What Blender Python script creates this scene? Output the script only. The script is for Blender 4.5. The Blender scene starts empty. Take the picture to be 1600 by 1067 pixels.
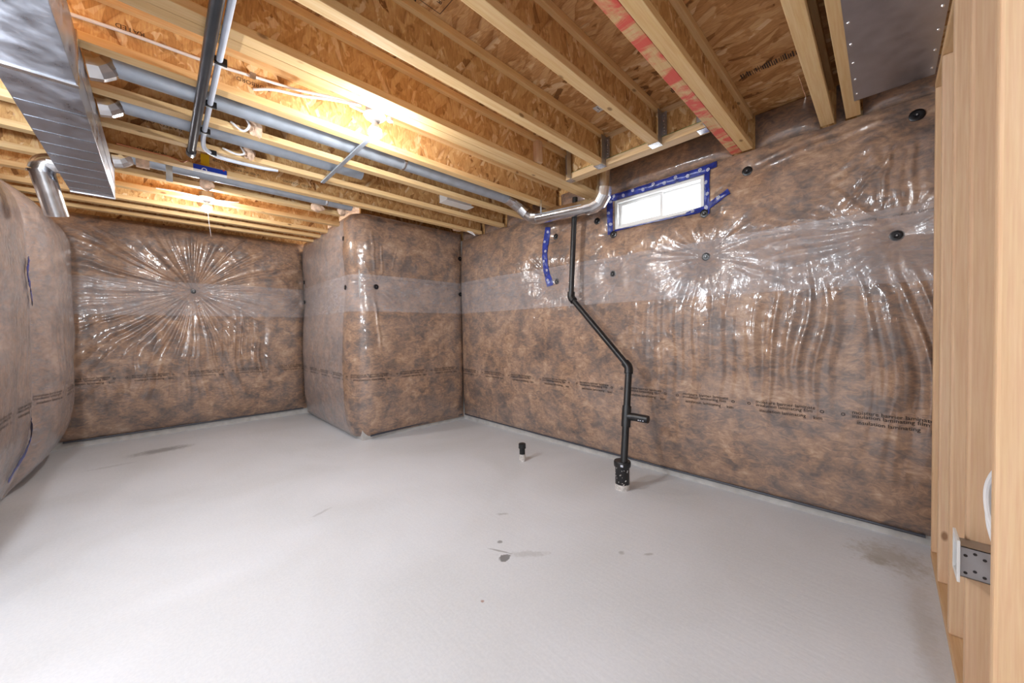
import bpy, bmesh, math, random
import numpy as np
from mathutils import Vector, Matrix

random.seed(4)
SC = bpy.context.scene
COL = SC.collection

# ------------------------------------------------------------------ camera
CAM_H = 1.2
yaw, pitch, roll, focal = 0.80023, 0.0191, -0.012757, 565.42
fwd = Vector((math.cos(yaw) * math.cos(pitch), math.sin(yaw) * math.cos(pitch), -math.sin(pitch)))
rt0 = Vector((math.sin(yaw), -math.cos(yaw), 0))
up0 = rt0.cross(fwd)
rt = rt0 * math.cos(roll) + up0 * math.sin(roll)
up = up0 * math.cos(roll) - rt0 * math.sin(roll)
cd = bpy.data.cameras.new('camera')
cam = bpy.data.objects.new('camera', cd)
COL.objects.link(cam)
cd.sensor_width = 36.0
cd.lens = focal / 1600 * 36
cd.shift_y = -5.9 / 1600
cd.clip_start = 0.02
m = Matrix((rt, up, -fwd)).transposed().to_4x4()
m.translation = Vector((0, 0, CAM_H))
cam.matrix_world = m
SC.camera = cam

# ------------------------------------------------------------------ world, lamps, exposure
W = bpy.data.worlds.new('world')
SC.world = W
W.use_nodes = True
W.node_tree.nodes['Background'].inputs[0].default_value = (0.93, 0.96, 1.0, 1)
W.node_tree.nodes['Background'].inputs[1].default_value = 5.0
SC.view_settings.view_transform = 'Standard'
SC.view_settings.look = 'None'
SC.view_settings.gamma = 1
SC.view_settings.use_curve_mapping = False
SC.view_settings.exposure = 0.25
BULB_STRENGTH = 760.0


def lamp(name, loc, power, radius=0.06, col=(1.0, 0.97, 0.93)):
    l = bpy.data.lights.new(name, 'POINT')
    l.energy = power
    l.shadow_soft_size = radius
    l.color = col
    o = bpy.data.objects.new(name, l)
    o.location = loc
    COL.objects.link(o)


# unseen fill lamps added out of frame, standing in for the basement's other lighting
lamp('fill_lamp', (-1.6, 1.2, 2.1), 24, 0.12, (0.88, 0.94, 1.0))
lamp('fill_lamp', (-1.5, -0.5, 2.1), 84, 0.12, (0.88, 0.94, 1.0))
lamp('fill_lamp', (-0.60, 2.05, 2.05), 88, 0.06, (0.88, 0.94, 1.0))

# ------------------------------------------------------------------ node helpers


def new_mat(name):
    mt = bpy.data.materials.new(name)
    mt.use_nodes = True
    return mt, mt.node_tree, mt.node_tree.nodes['Principled BSDF']


def nd(nt, typ, ins=None, **kw):
    n = nt.nodes.new(typ)
    for k, v in kw.items():
        setattr(n, k, v)
    for k, v in (ins or {}).items():
        if hasattr(v, 'is_linked') or isinstance(v, bpy.types.NodeSocket):
            nt.links.new(v, n.inputs[k])
        else:
            n.inputs[k].default_value = v
    return n


def ramp(nt, fac, stops, interp='LINEAR'):
    n = nt.nodes.new('ShaderNodeValToRGB')
    n.color_ramp.interpolation = interp
    els = n.color_ramp.elements
    while len(els) < len(stops):
        els.new(0.5)
    for e, (p, c) in zip(els, stops):
        e.position = p
        e.color = (*c, 1) if len(c) == 3 else c
    nt.links.new(fac, n.inputs[0])
    return n.outputs[0]


def math_n(nt, op, a, b=0.0, c=0.0):
    n = nt.nodes.new('ShaderNodeMath')
    n.operation = op
    for i, v in enumerate((a, b, c)):
        if isinstance(v, bpy.types.NodeSocket):
            nt.links.new(v, n.inputs[i])
        else:
            n.inputs[i].default_value = v
    return n.outputs[0]


def mix_c(nt, fac, a, b, mode='MIX'):
    n = nt.nodes.new('ShaderNodeMix')
    n.data_type = 'RGBA'
    n.blend_type = mode
    for i, v in ((0, fac), (6, a), (7, b)):
        if isinstance(v, bpy.types.NodeSocket):
            nt.links.new(v, n.inputs[i])
        else:
            n.inputs[i].default_value = (*v, 1) if isinstance(v, tuple) and len(v) == 3 else v
    return n.outputs[2]


def obj_co(nt, scale=(1, 1, 1), rot=(0, 0, 0), rand=True):
    tc = nt.nodes.new('ShaderNodeTexCoord')
    v = tc.outputs['Object']
    if rand:
        oi = nt.nodes.new('ShaderNodeObjectInfo')
        c = nd(nt, 'ShaderNodeVectorMath', {0: v}, operation='ADD')
        s = nd(nt, 'ShaderNodeVectorMath', {0: (13.1, 7.7, 5.3)}, operation='SCALE')
        nt.links.new(oi.outputs['Random'], s.inputs['Scale'])
        nt.links.new(s.outputs[0], c.inputs[1])
        v = c.outputs[0]
    mp = nd(nt, 'ShaderNodeMapping', {'Vector': v, 'Scale': scale, 'Rotation': rot})
    return mp.outputs[0]


def bump(nt, bsdf, h, strength=0.3, dist=0.01, sock='Normal'):
    b = nd(nt, 'ShaderNodeBump', {'Height': h, 'Strength': strength, 'Distance': dist})
    nt.links.new(b.outputs[0], bsdf.inputs[sock])
    return b


def plain(name, col, rough=0.5, metal=0.0, spec=0.5, noise=0.08, nscale=8.0):
    mt, nt, b = new_mat(name)
    n = nd(nt, 'ShaderNodeTexNoise', {'Vector': obj_co(nt), 'Scale': nscale, 'Detail': 4.0})
    lo = tuple(max(0, c * (1 - noise)) for c in col)
    hi = tuple(min(1, c * (1 + noise)) for c in col)
    nt.links.new(ramp(nt, n.outputs[0], [(0.3, lo), (0.7, hi)]), b.inputs['Base Color'])
    b.inputs['Roughness'].default_value = rough
    b.inputs['Metallic'].default_value = metal
    b.inputs['Specular IOR Level'].default_value = spec
    return mt


def lumber(name, axis, light, dark, knots=True, red=False):
    mt, nt, b = new_mat(name)
    sc = [16.0, 16.0, 16.0]
    sc[axis] = 0.9
    co = obj_co(nt, tuple(sc))
    w = nd(nt, 'ShaderNodeTexNoise', {'Vector': co, 'Scale': 3.2, 'Detail': 6.0, 'Roughness': 0.6, 'Distortion': 0.5})
    base = ramp(nt, w.outputs[0], [(0.28, dark), (0.5, tuple((a + c) / 2 for a, c in zip(dark, light))), (0.68, light)])
    sc2 = [60.0] * 3
    sc2[axis] = 2.0
    g = nd(nt, 'ShaderNodeTexNoise', {'Vector': obj_co(nt, tuple(sc2)), 'Scale': 3.0, 'Detail': 3.0})
    base = mix_c(nt, 0.11, base, ramp(nt, g.outputs[0], [(0.35, (0.25, 0.13, 0.05)), (0.65, (0.95, 0.8, 0.6))]), 'OVERLAY')
    if knots:
        sk = [9.0] * 3
        sk[axis] = 4.5
        v = nd(nt, 'ShaderNodeTexVoronoi', {'Vector': obj_co(nt, tuple(sk)), 'Scale': 1.0, 'Randomness': 1.0})
        k = ramp(nt, v.outputs['Distance'], [(0.06, (1, 1, 1)), (0.12, (0, 0, 0))])
        base = mix_c(nt, math_n(nt, 'MULTIPLY', k, 0.75), base, (0.2, 0.085, 0.03))
    oi = nt.nodes.new('ShaderNodeObjectInfo')
    tint = ramp(nt, oi.outputs['Random'], [(0.0, (0.88, 0.84, 0.8)), (0.5, (1, 1, 1)), (1.0, (1.0, 0.96, 0.88))])
    base = mix_c(nt, 1.0, base, tint, 'MULTIPLY')
    if red:
        r = nd(nt, 'ShaderNodeTexNoise', {'Vector': obj_co(nt, (7.5, 3.0, 3.0), rand=False), 'Scale': 1.0, 'Detail': 5.0, 'Distortion': 1.2, 'Roughness': 0.65})
        f = ramp(nt, r.outputs[0], [(0.44, (0, 0, 0)), (0.56, (1, 1, 1))])
        base = mix_c(nt, math_n(nt, 'MULTIPLY', f, 0.85), base, (0.72, 0.07, 0.07))
    nt.links.new(base, b.inputs['Base Color'])
    b.inputs['Roughness'].default_value = 0.62
    b.inputs['Specular IOR Level'].default_value = 0.25
    bump(nt, b, g.outputs[0], 0.12, 0.003)
    return mt


def osb(name, plane, cols, scale=1.0, ang=(0.15, -0.5, 1.2), stretch=4.0):
    """oriented strand board: three crossed layers of long flakes; plane 'xz' or 'xy' or 'yz'"""
    mt, nt, b = new_mat(name)
    sep = nd(nt, 'ShaderNodeSeparateXYZ', {0: obj_co(nt)})
    i, j = {'xz': (0, 2), 'xy': (0, 1), 'yz': (1, 2)}[plane]
    flat = nd(nt, 'ShaderNodeCombineXYZ', {0: sep.outputs[i], 1: sep.outputs[j], 2: 0.0}).outputs[0]
    wob = nd(nt, 'ShaderNodeTexNoise', {'Vector': flat, 'Scale': 9.0, 'Detail': 2.0})
    wv = nd(nt, 'ShaderNodeVectorMath', {0: wob.outputs['Color'], 1: (0.016, 0.016, 0)}, operation='MULTIPLY').outputs[0]
    flat = nd(nt, 'ShaderNodeVectorMath', {0: flat, 1: wv}, operation='ADD').outputs[0]
    layers = []
    for q, a in enumerate(ang):
        mp = nd(nt, 'ShaderNodeMapping', {'Vector': flat, 'Rotation': (0, 0, a), 'Location': (q * 3.7, q * 1.9, 0), 'Scale': (1, 1, 1)}, vector_type='POINT')
        mp2 = nd(nt, 'ShaderNodeMapping', {'Vector': mp.outputs[0], 'Scale': (62 * scale / 1.3, 62 * scale / stretch / 1.3, 1)})
        v = nd(nt, 'ShaderNodeTexVoronoi', {'Vector': mp2.outputs[0], 'Scale': 1.0}, voronoi_dimensions='2D')
        layers.append(v)
    sel = nd(nt, 'ShaderNodeTexNoise', {'Vector': flat, 'Scale': 13.0 * scale, 'Detail': 3.0})
    s1 = ramp(nt, sel.outputs[0], [(0.46, (0, 0, 0)), (0.5, (1, 1, 1))])
    s2 = ramp(nt, nd(nt, 'ShaderNodeTexNoise', {'Vector': nd(nt, 'ShaderNodeMapping', {'Vector': flat, 'Location': (9, 4, 0)}).outputs[0], 'Scale': 11.0 * scale, 'Detail': 3.0}).outputs[0], [(0.5, (0, 0, 0)), (0.54, (1, 1, 1))])
    c = mix_c(nt, s1, layers[0].outputs['Color'], layers[1].outputs['Color'])
    c = mix_c(nt, s2, c, layers[2].outputs['Color'])
    d = mix_c(nt, s1, layers[0].outputs['Distance'], layers[1].outputs['Distance'])
    d = mix_c(nt, s2, d, layers[2].outputs['Distance'])
    rr = nd(nt, 'ShaderNodeSeparateColor', {0: c}).outputs[0]
    base = ramp(nt, rr, [(0.0, cols[0]), (0.045, cols[1]), (0.5, cols[2]), (0.85, cols[3]), (1.0, cols[4])])
    fine = nd(nt, 'ShaderNodeTexNoise', {'Vector': nd(nt, 'ShaderNodeMapping', {'Vector': flat, 'Rotation': (0, 0, ang[0]), 'Scale': (160, 22, 1)}).outputs[0], 'Scale': 1.0, 'Detail': 4.0})
    base = mix_c(nt, 0.35, base, ramp(nt, fine.outputs[0], [(0.3, (0.25, 0.2, 0.15)), (0.7, (0.8, 0.8, 0.75))]), 'OVERLAY')
    edge = ramp(nt, d, [(0.55, (1, 1, 1)), (0.95, (0.55, 0.42, 0.35))])
    base = mix_c(nt, 0.7, base, edge, 'MULTIPLY')
    nt.links.new(base, b.inputs['Base Color'])
    b.inputs['Roughness'].default_value = 0.6
    b.inputs['Specular IOR Level'].default_value = 0.25
    bump(nt, b, rr, 0.25, 0.003)
    return mt


def blanket_mat():
    mt, nt, b = new_mat('brown_fibre_under_clear_film')
    co = obj_co(nt, rand=False)
    n1 = nd(nt, 'ShaderNodeTexNoise', {'Vector': co, 'Scale': 6.5, 'Detail': 5.0, 'Distortion': 0.5, 'Roughness': 0.6})
    n2 = nd(nt, 'ShaderNodeTexNoise', {'Vector': nd(nt, 'ShaderNodeMapping', {'Vector': co, 'Rotation': (0.6, 0.5, 0.4), 'Scale': (7, 7, 15)}).outputs[0], 'Scale': 2.0, 'Detail': 7.0, 'Distortion': 1.3, 'Roughness': 0.68})
    mx = math_n(nt, 'ADD', math_n(nt, 'MULTIPLY', n1.outputs[0], 0.55), math_n(nt, 'MULTIPLY', n2.outputs[0], 0.45))
    base = ramp(nt, mx, [(0.36, (0.06, 0.040, 0.035)), (0.43, (0.125, 0.076, 0.054)), (0.50, (0.24, 0.132, 0.075)), (0.56, (0.35, 0.195, 0.105)), (0.65, (0.50, 0.34, 0.22))])
    # milky film: a thin even veil
    n3 = nd(nt, 'ShaderNodeTexNoise', {'Vector': co, 'Scale': 3.0, 'Detail': 4.0})
    veil = ramp(nt, n3.outputs[0], [(0.3, (0.09, 0.09, 0.09)), (0.75, (0.20, 0.20, 0.20))])
    base = mix_c(nt, veil, base, (0.64, 0.57, 0.55))
    nt.links.new(base, b.inputs['Base Color'])
    b.inputs['Roughness'].default_value = 0.42
    b.inputs['Specular IOR Level'].default_value = 0.35
    b.inputs['Coat Weight'].default_value = 1.0
    b.inputs['Coat Roughness'].default_value = 0.12
    b.inputs['Coat IOR'].default_value = 1.55
    cr = nd(nt, 'ShaderNodeTexNoise', {'Vector': nd(nt, 'ShaderNodeMapping', {'Vector': co, 'Scale': (1, 1, 0.45)}).outputs[0], 'Scale': 34.0, 'Detail': 3.0, 'Distortion': 0.8})
    bump(nt, b, cr.outputs[0], 0.35, 0.006, 'Coat Normal')
    bump(nt, b, mx, 0.25, 0.01)
    return mt


def veil_mat():
    """second layer of clear poly where two rolls overlap; also the added haze film"""
    mt, nt, b = new_mat('film_overlap_and_haze')
    out = nt.nodes['Material Output']
    b.inputs['Base Color'].default_value = (0.66, 0.61, 0.62, 1)
    b.inputs['Roughness'].default_value = 0.22
    co = obj_co(nt, rand=False)
    cr = nd(nt, 'ShaderNodeTexNoise', {'Vector': nd(nt, 'ShaderNodeMapping', {'Vector': co, 'Scale': (1, 1, 2.5)}).outputs[0], 'Scale': 12.0, 'Detail': 4.0, 'Distortion': 0.8})
    bump(nt, b, cr.outputs[0], 0.3, 0.006)
    tr = nt.nodes.new('ShaderNodeBsdfTransparent')
    f = ramp(nt, cr.outputs[0], [(0.3, (0.20, 0.20, 0.20)), (0.7, (0.40, 0.40, 0.40))])
    mx = nt.nodes.new('ShaderNodeMixShader')
    nt.links.new(f, mx.inputs[0])
    nt.links.new(tr.outputs[0], mx.inputs[1])
    nt.links.new(b.outputs[0], mx.inputs[2])
    nt.links.new(mx.outputs[0], out.inputs[0])
    return mt


def floor_mat():
    mt, nt, b = new_mat('pale_trowelled_concrete')
    co = nd(nt, 'ShaderNodeMapping', {'Vector': obj_co(nt, rand=False), 'Location': (-3.2, -3.2, 0)}).outputs[0]
    n1 = nd(nt, 'ShaderNodeTexNoise', {'Vector': co, 'Scale': 1.1, 'Detail': 6.0, 'Distortion': 0.6})
    n2 = nd(nt, 'ShaderNodeTexNoise', {'Vector': co, 'Scale': 90.0, 'Detail': 3.0})
    base = ramp(nt, n1.outputs[0], [(0.3, (0.585, 0.60, 0.63)), (0.55, (0.645, 0.665, 0.71)), (0.75, (0.685, 0.705, 0.755))])
    base = mix_c(nt, 0.10, base, ramp(nt, n2.outputs[0], [(0.35, (0.3, 0.3, 0.3)), (0.65, (0.8, 0.8, 0.8))]), 'OVERLAY')
    sep = nd(nt, 'ShaderNodeSeparateXYZ', {0: co})
    wob = nd(nt, 'ShaderNodeTexNoise', {'Vector': co, 'Scale': 16.0, 'Detail': 5.0})
    wob2 = nd(nt, 'ShaderNodeTexNoise', {'Vector': co, 'Scale': 55.0, 'Detail': 4.0})

    def spot(x, y, rx, ry, rot, soft, amt, col, base, grain=0.6):
        dx = math_n(nt, 'SUBTRACT', sep.outputs[0], x)
        dy = math_n(nt, 'SUBTRACT', sep.outputs[1], y)
        c, s = math.cos(rot), math.sin(rot)
        a = math_n(nt, 'ADD', math_n(nt, 'MULTIPLY', dx, c / rx), math_n(nt, 'MULTIPLY', dy, s / rx))
        bb = math_n(nt, 'ADD', math_n(nt, 'MULTIPLY', dx, -s / ry), math_n(nt, 'MULTIPLY', dy, c / ry))
        r = math_n(nt, 'SQRT', math_n(nt, 'ADD', math_n(nt, 'MULTIPLY', a, a), math_n(nt, 'MULTIPLY', bb, bb)))
        r = math_n(nt, 'ADD', r, math_n(nt, 'MULTIPLY', math_n(nt, 'SUBTRACT', wob.outputs[0], 0.5), grain * 2))
        r = math_n(nt, 'ADD', r, math_n(nt, 'MULTIPLY', math_n(nt, 'SUBTRACT', wob2.outputs[0], 0.5), grain * 2))
        f = nd(nt, 'ShaderNodeMapRange', {0: r, 1: 1 - soft, 2: 1 + soft, 3: amt, 4: 0.0})
        return mix_c(nt, f.outputs[0], base, col)
    for a in [(1.28, 1.395, 0.036, 0.026, 0.5, 0.12, 0.9, (0.17, 0.17, 0.175)), (1.30, 1.46, 0.07, 0.006, 2.0, 0.3, 0.7, (0.25, 0.25, 0.255)),
              (1.39, 1.33, 0.10, 0.022, -0.75, 0.4, 0.35, (0.3, 0.3, 0.3)), (1.36, 1.52, 0.012, 0.012, 0, 0.3, 0.8, (0.2, 0.2, 0.2)),
              (1.58, 1.74, 0.03, 0.012, -0.7, 0.4, 0.5, (0.3, 0.3, 0.3)), (1.75, 0.98, 0.016, 0.014, 0, 0.4, 0.6, (0.3, 0.3, 0.3)), (1.84, 0.87, 0.024, 0.01, -0.7, 0.4, 0.6, (0.3, 0.3, 0.3)),
              (-0.02, 5.25, 0.20, 0.085, 0.05, 0.45, 0.7, (0.22, 0.22, 0.235)), (-0.35, 4.95, 0.12, 0.03, 0.05, 0.5, 0.3, (0.3, 0.3, 0.31)),
              (0.74, 2.62, 0.06, 0.012, 0.4, 0.4, 0.4, (0.3, 0.3, 0.31)), (1.0, 1.24, 0.008, 0.008, 0, 0.3, 0.7, (0.25, 0.1, 0.06)),
              (2.69, -0.02, 0.12, 0.11, 0, 0.55, 0.5, (0.33, 0.29, 0.22)), (2.62, 0.02, 0.04, 0.05, 0, 0.4, 0.35, (0.28, 0.25, 0.2)),
              (2.2, -0.11, 0.3, 0.03, 0, 0.5, 0.25, (0.4, 0.37, 0.32))]:
        base = spot(*a[:8], base=base, grain=0.55 if a[6] > .5 else 0.9)
    nt.links.new(base, b.inputs['Base Color'])
    b.inputs['Roughness'].default_value = 0.55
    b.inputs['Specular IOR Level'].default_value = 0.35
    tw = nd(nt, 'ShaderNodeTexNoise', {'Vector': nd(nt, 'ShaderNodeMapping', {'Vector': co, 'Rotation': (0, 0, 0.7), 'Scale': (30, 5, 1)}).outputs[0], 'Scale': 1.5, 'Detail': 5.0})
    bump(nt, b, math_n(nt, 'ADD', tw.outputs[0], math_n(nt, 'MULTIPLY', n2.outputs[0], 0.4)), 0.16, 0.006)
    return mt


def metal(name, col, rough=0.3, met=1.0):
    mt, nt, b = new_mat(name)
    n = nd(nt, 'ShaderNodeTexNoise', {'Vector': obj_co(nt, (1, 1, 1)), 'Scale': 14.0, 'Detail': 5.0})
    nt.links.new(ramp(nt, n.outputs[0], [(0.3, tuple(c * 0.82 for c in col)), (0.7, col)]), b.inputs['Base Color'])
    b.inputs['Metallic'].default_value = met
    nt.links.new(nd(nt, 'ShaderNodeMapRange', {0: n.outputs[0], 1: 0.3, 2: 0.7, 3: rough * 0.8, 4: rough * 1.3}).outputs[0], b.inputs['Roughness'])
    bump(nt, b, n.outputs[0], 0.05, 0.01)
    return mt


def emit(name, col, s):
    mt, nt, b = new_mat(name)
    b.inputs['Base Color'].default_value = (0.9, 0.9, 0.9, 1)
    b.inputs['Emission Color'].default_value = (*col, 1)
    b.inputs['Emission Strength'].default_value = s
    return mt


M = {}
M['flange'] = lumber('pine_flange', 0, (0.82, 0.60, 0.34), (0.72, 0.47, 0.22))
M['flange_red'] = lumber('pine_flange_red_paint', 0, (0.82, 0.60, 0.34), (0.72, 0.47, 0.22), red=True)
M['flange_y'] = lumber('pine_flange_cross', 1, (0.74, 0.56, 0.36), (0.6, 0.4, 0.2))
M['stud'] = lumber('pale_pine_stud', 2, (0.74, 0.53, 0.37), (0.68, 0.465, 0.30))
M['plate'] = lumber('pale_pine_plate', 0, (0.72, 0.50, 0.31), (0.64, 0.42, 0.23))
WEB = ((0.24, 0.11, 0.04), (0.50, 0.27, 0.10), (0.62, 0.36, 0.15), (0.70, 0.45, 0.21), (0.80, 0.60, 0.37))
M['web'] = osb('osb_web', 'xz', WEB, 0.9, (0.15, -0.4, 0.6), 5.5)
M['web_y'] = osb('osb_web_cross', 'yz', WEB, 0.9, (0.15, -0.4, 0.6), 5.5)
M['subfloor'] = osb('osb_subfloor', 'xy', ((0.15, 0.065, 0.022), (0.41, 0.20, 0.072), (0.54, 0.29, 0.12), (0.64, 0.39, 0.19), (0.74, 0.53, 0.32)), 0.62, (0.1, -0.3, 0.45), 5.5)
M['blanket'] = blanket_mat()
M['veil'] = veil_mat()
M['floor'] = floor_mat()
M['concrete'] = plain('rough_grey_concrete', (0.50, 0.485, 0.47), 0.85, noise=0.13, nscale=14)
M['wall'] = plain('grey_basement_concrete', (0.5, 0.49, 0.48), 0.85, noise=0.15, nscale=4)
M['rear'] = plain('pale_rear_wall', (0.72, 0.71, 0.70), 0.8, noise=0.05, nscale=2)
M['galv'] = metal('galvanised_sheet', (0.52, 0.55, 0.63), 0.32)
M['galv_dull'] = metal('galvanised_duct_dull', (0.50, 0.56, 0.64), 0.4, 0.6)
M['galv_shiny'] = metal('galvanised_duct_shiny', (0.80, 0.81, 0.83), 0.2)
M['steel'] = metal('hanger_steel', (0.48, 0.48, 0.50), 0.42)
M['sheet'] = metal('dark_panned_sheet', (0.46, 0.46, 0.50), 0.36)
M['copper'] = metal('copper_wire', (0.6, 0.25, 0.13), 0.35)
M['abs'] = plain('black_abs_plastic', (0.012, 0.012, 0.014), 0.38, noise=0.3)
M['black_iron'] = plain('black_gas_pipe', (0.045, 0.048, 0.055), 0.32, metal=0.5, noise=0.2)
M['washer'] = plain('black_washer_plastic', (0.006, 0.006, 0.008), 0.3, noise=0.2)
M['conduit'] = plain('pale_grey_conduit', (0.55, 0.60, 0.70), 0.4)
M['white'] = plain('white_vinyl', (0.82, 0.82, 0.81), 0.35, noise=0.02)
M['cable'] = plain('white_cable', (0.80, 0.79, 0.80), 0.4, noise=0.04)
M['blue'] = plain('blue_sheathing_tape', (0.022, 0.04, 0.27), 0.28, noise=0.45, nscale=26)
M['cyan'] = plain('bright_blue_tape_core', (0.02, 0.25, 0.62), 0.4)
M['print'] = plain('white_print', (0.68, 0.7, 0.8), 0.5)
M['ink'] = plain('black_ink', (0.025, 0.02, 0.02), 0.7)
M['ink_brown'] = plain('brown_ink', (0.05, 0.03, 0.02), 0.7)
M['dark_cord'] = plain('navy_sill_gasket', (0.05, 0.055, 0.075), 0.45)
M['yellow'] = plain('yellow_plastic', (0.85, 0.56, 0.02), 0.4)
M['label_blue'] = plain('label_blue', (0.012, 0.05, 0.42), 0.35)
M['foam'] = plain('pinkish_spray_foam', (0.66, 0.46, 0.33), 0.8, noise=0.25, nscale=40)
M['porcelain'] = plain('white_lampholder', (0.86, 0.86, 0.86), 0.3, noise=0.01)
M['bulb'] = emit('lit_bulb', (1.0, 0.985, 0.96), BULB_STRENGTH)
M['mud'] = plain('dried_concrete_splash', (0.6, 0.57, 0.55), 0.9, noise=0.3, nscale=60)
M['green'] = plain('green_ink', (0.02, 0.16, 0.03), 0.7)

gm, gnt, gb = new_mat('window_glass')
gout = gnt.nodes['Material Output']
gtr = gnt.nodes.new('ShaderNodeBsdfTransparent')
ggl = gnt.nodes.new('ShaderNodeBsdfGlossy')
ggl.inputs['Roughness'].default_value = 0.03
gmx = gnt.nodes.new('ShaderNodeMixShader')
gmx.inputs[0].default_value = 0.06
gnt.links.new(gtr.outputs[0], gmx.inputs[1])
gnt.links.new(ggl.outputs[0], gmx.inputs[2])
gnt.links.new(gmx.outputs[0], gout.inputs[0])
M['glass'] = gm

# ------------------------------------------------------------------ mesh helpers


def link(name, me, mat=None, parent=None, loc=None, **props):
    o = bpy.data.objects.new(name, me)
    COL.objects.link(o)
    if mat is not None and me is not None and not me.materials:
        for q in (mat if isinstance(mat, list) else [mat]):
            me.materials.append(q)
    if parent is not None:
        o.parent = parent
    if loc is not None:
        o.location = loc
    for k, v in props.items():
        o[k] = v
    return o


def thing(name, loc, label, cat, group=None):
    o = link(name, None, loc=loc, label=label, category=cat)
    if group:
        o['group'] = group
    return o


def tag(o, label, cat, group=None):
    o['label'] = label
    o['category'] = cat
    if group:
        o['group'] = group
    return o


def bm_mesh(bm, name, smooth=False):
    bmesh.ops.recalc_face_normals(bm, faces=bm.faces)
    me = bpy.data.meshes.new(name)
    bm.to_mesh(me)
    bm.free()
    if smooth:
        me.polygons.foreach_set('use_smooth', [True] * len(me.polygons))
        me.set_sharp_from_angle(angle=math.radians(40))
    return me


def add_box(bm, lo, hi, bev=0.0):
    lo, hi = Vector(lo), Vector(hi)
    r = bmesh.ops.create_cube(bm, size=1.0)
    bmesh.ops.scale(bm, vec=hi - lo, verts=r['verts'])
    bmesh.ops.translate(bm, vec=(lo + hi) / 2, verts=r['verts'])
    if bev:
        es = list({e for v in r['verts'] for e in v.link_edges})
        bmesh.ops.bevel(bm, geom=es, offset=bev, segments=2, profile=0.6, affect='EDGES')


def box_obj(name, lo, hi, mat, parent=None, bev=0.0, origin=None, **props):
    """box given in world coordinates; origin = world position of the local origin (or of the parent)"""
    o = Vector(origin if origin is not None else ((parent.location if parent else Vector(lo))))
    bm = bmesh.new()
    add_box(bm, Vector(lo) - o, Vector(hi) - o, bev)
    return link(name, bm_mesh(bm, name), mat, parent, None if parent else o, **props)


def add_tube(bm, pts, r, seg=14, caps=True, rads=None):
    pts = [Vector(p) for p in pts]
    rings = []
    n = len(pts)
    prev = None
    for i, p in enumerate(pts):
        t = (pts[min(i + 1, n - 1)] - pts[max(i - 1, 0)]).normalized()
        if prev is None:
            a = Vector((0, 0, 1)) if abs(t.z) < 0.9 else Vector((1, 0, 0))
            u = t.cross(a).normalized()
        else:
            u = (prev - t * prev.dot(t)).normalized()
        prev = u
        v = t.cross(u)
        rr = rads[i] if rads else r
        rings.append([bm.verts.new(p + (u * math.cos(k * 2 * math.pi / seg) + v * math.sin(k * 2 * math.pi / seg)) * rr) for k in range(seg)])
    for a, b in zip(rings, rings[1:]):
        for k in range(seg):
            bm.faces.new((a[k], a[(k + 1) % seg], b[(k + 1) % seg], b[k]))
    if caps:
        bm.faces.new(rings[0][::-1])
        bm.faces.new(rings[-1])


def tube_obj(name, pts, r, mat, parent=None, seg=14, rads=None, origin=None, smooth=True, **props):
    o = Vector(origin if origin is not None else (parent.location if parent else pts[0]))
    bm = bmesh.new()
    add_tube(bm, [Vector(p) - o for p in pts], r, seg, True, rads)
    return link(name, bm_mesh(bm, name, smooth), mat, parent, None if parent else o, **props)


def spline(pts, n=8):
    pts = [Vector(p) for p in pts]
    P = [pts[0] * 2 - pts[1]] + pts + [pts[-1] * 2 - pts[-2]]
    out = []
    for i in range(1, len(P) - 2):
        for k in range(n):
            t = k / n
            a, b, c, d = P[i - 1], P[i], P[i + 1], P[i + 2]
            out.append(0.5 * ((2 * b) + (c - a) * t + (2 * a - 5 * b + 4 * c - d) * t * t + (3 * b - a - 3 * c + d) * t ** 3))
    out.append(pts[-1])
    return out


def add_lathe(bm, prof, axis_o, axis, seg=24):
    """prof: list of (r, h) along axis"""
    axis = Vector(axis).normalized()
    a = Vector((0, 0, 1)) if abs(axis.z) < 0.9 else Vector((1, 0, 0))
    u = axis.cross(a).normalized()
    v = axis.cross(u)
    o = Vector(axis_o)
    rings = []
    for r, h in prof:
        if r < 1e-6:
            rings.append([bm.verts.new(o + axis * h)])
        else:
            rings.append([bm.verts.new(o + axis * h + (u * math.cos(2 * math.pi * k / seg) + v * math.sin(2 * math.pi * k / seg)) * r) for k in range(seg)])
    for a, b in zip(rings, rings[1:]):
        for k in range(seg):
            k2 = (k + 1) % seg
            if len(a) == 1 and len(b) == 1:
                continue
            if len(a) == 1:
                bm.faces.new((a[0], b[k], b[k2]))
            elif len(b) == 1:
                bm.faces.new((a[k], b[0], a[k2]))
            else:
                bm.faces.new((a[k], b[k], b[k2], a[k2]))


def lathe_obj(name, prof, o, axis, mat, parent=None, seg=24, **props):
    org = Vector(parent.location) if parent else Vector(o)
    bm = bmesh.new()
    add_lathe(bm, prof, Vector(o) - org, axis, seg)
    return link(name, bm_mesh(bm, name, True), mat, parent, None if parent else org, **props)


_tc = {}


def text_geo(s, size):
    """vertices and triangles of a filled line of text, left-bottom at 0"""
    if s in _tc:
        v, t = _tc[s]
    else:
        cu = bpy.data.curves.new('t', 'FONT')
        cu.body = s
        cu.size = 1.0
        cu.resolution_u = 2
        ob = bpy.data.objects.new('t', cu)
        me = ob.to_mesh()
        me.calc_loop_triangles()
        v = np.array([q.co[:2] for q in me.vertices]).reshape(-1, 2)
        t = np.array([list(q.vertices) for q in me.loop_triangles]).reshape(-1, 3)
        ob.to_mesh_clear()
        bpy.data.objects.remove(ob)
        bpy.data.curves.remove(cu)
        _tc[s] = (v, t)
    return v * size, t


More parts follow.
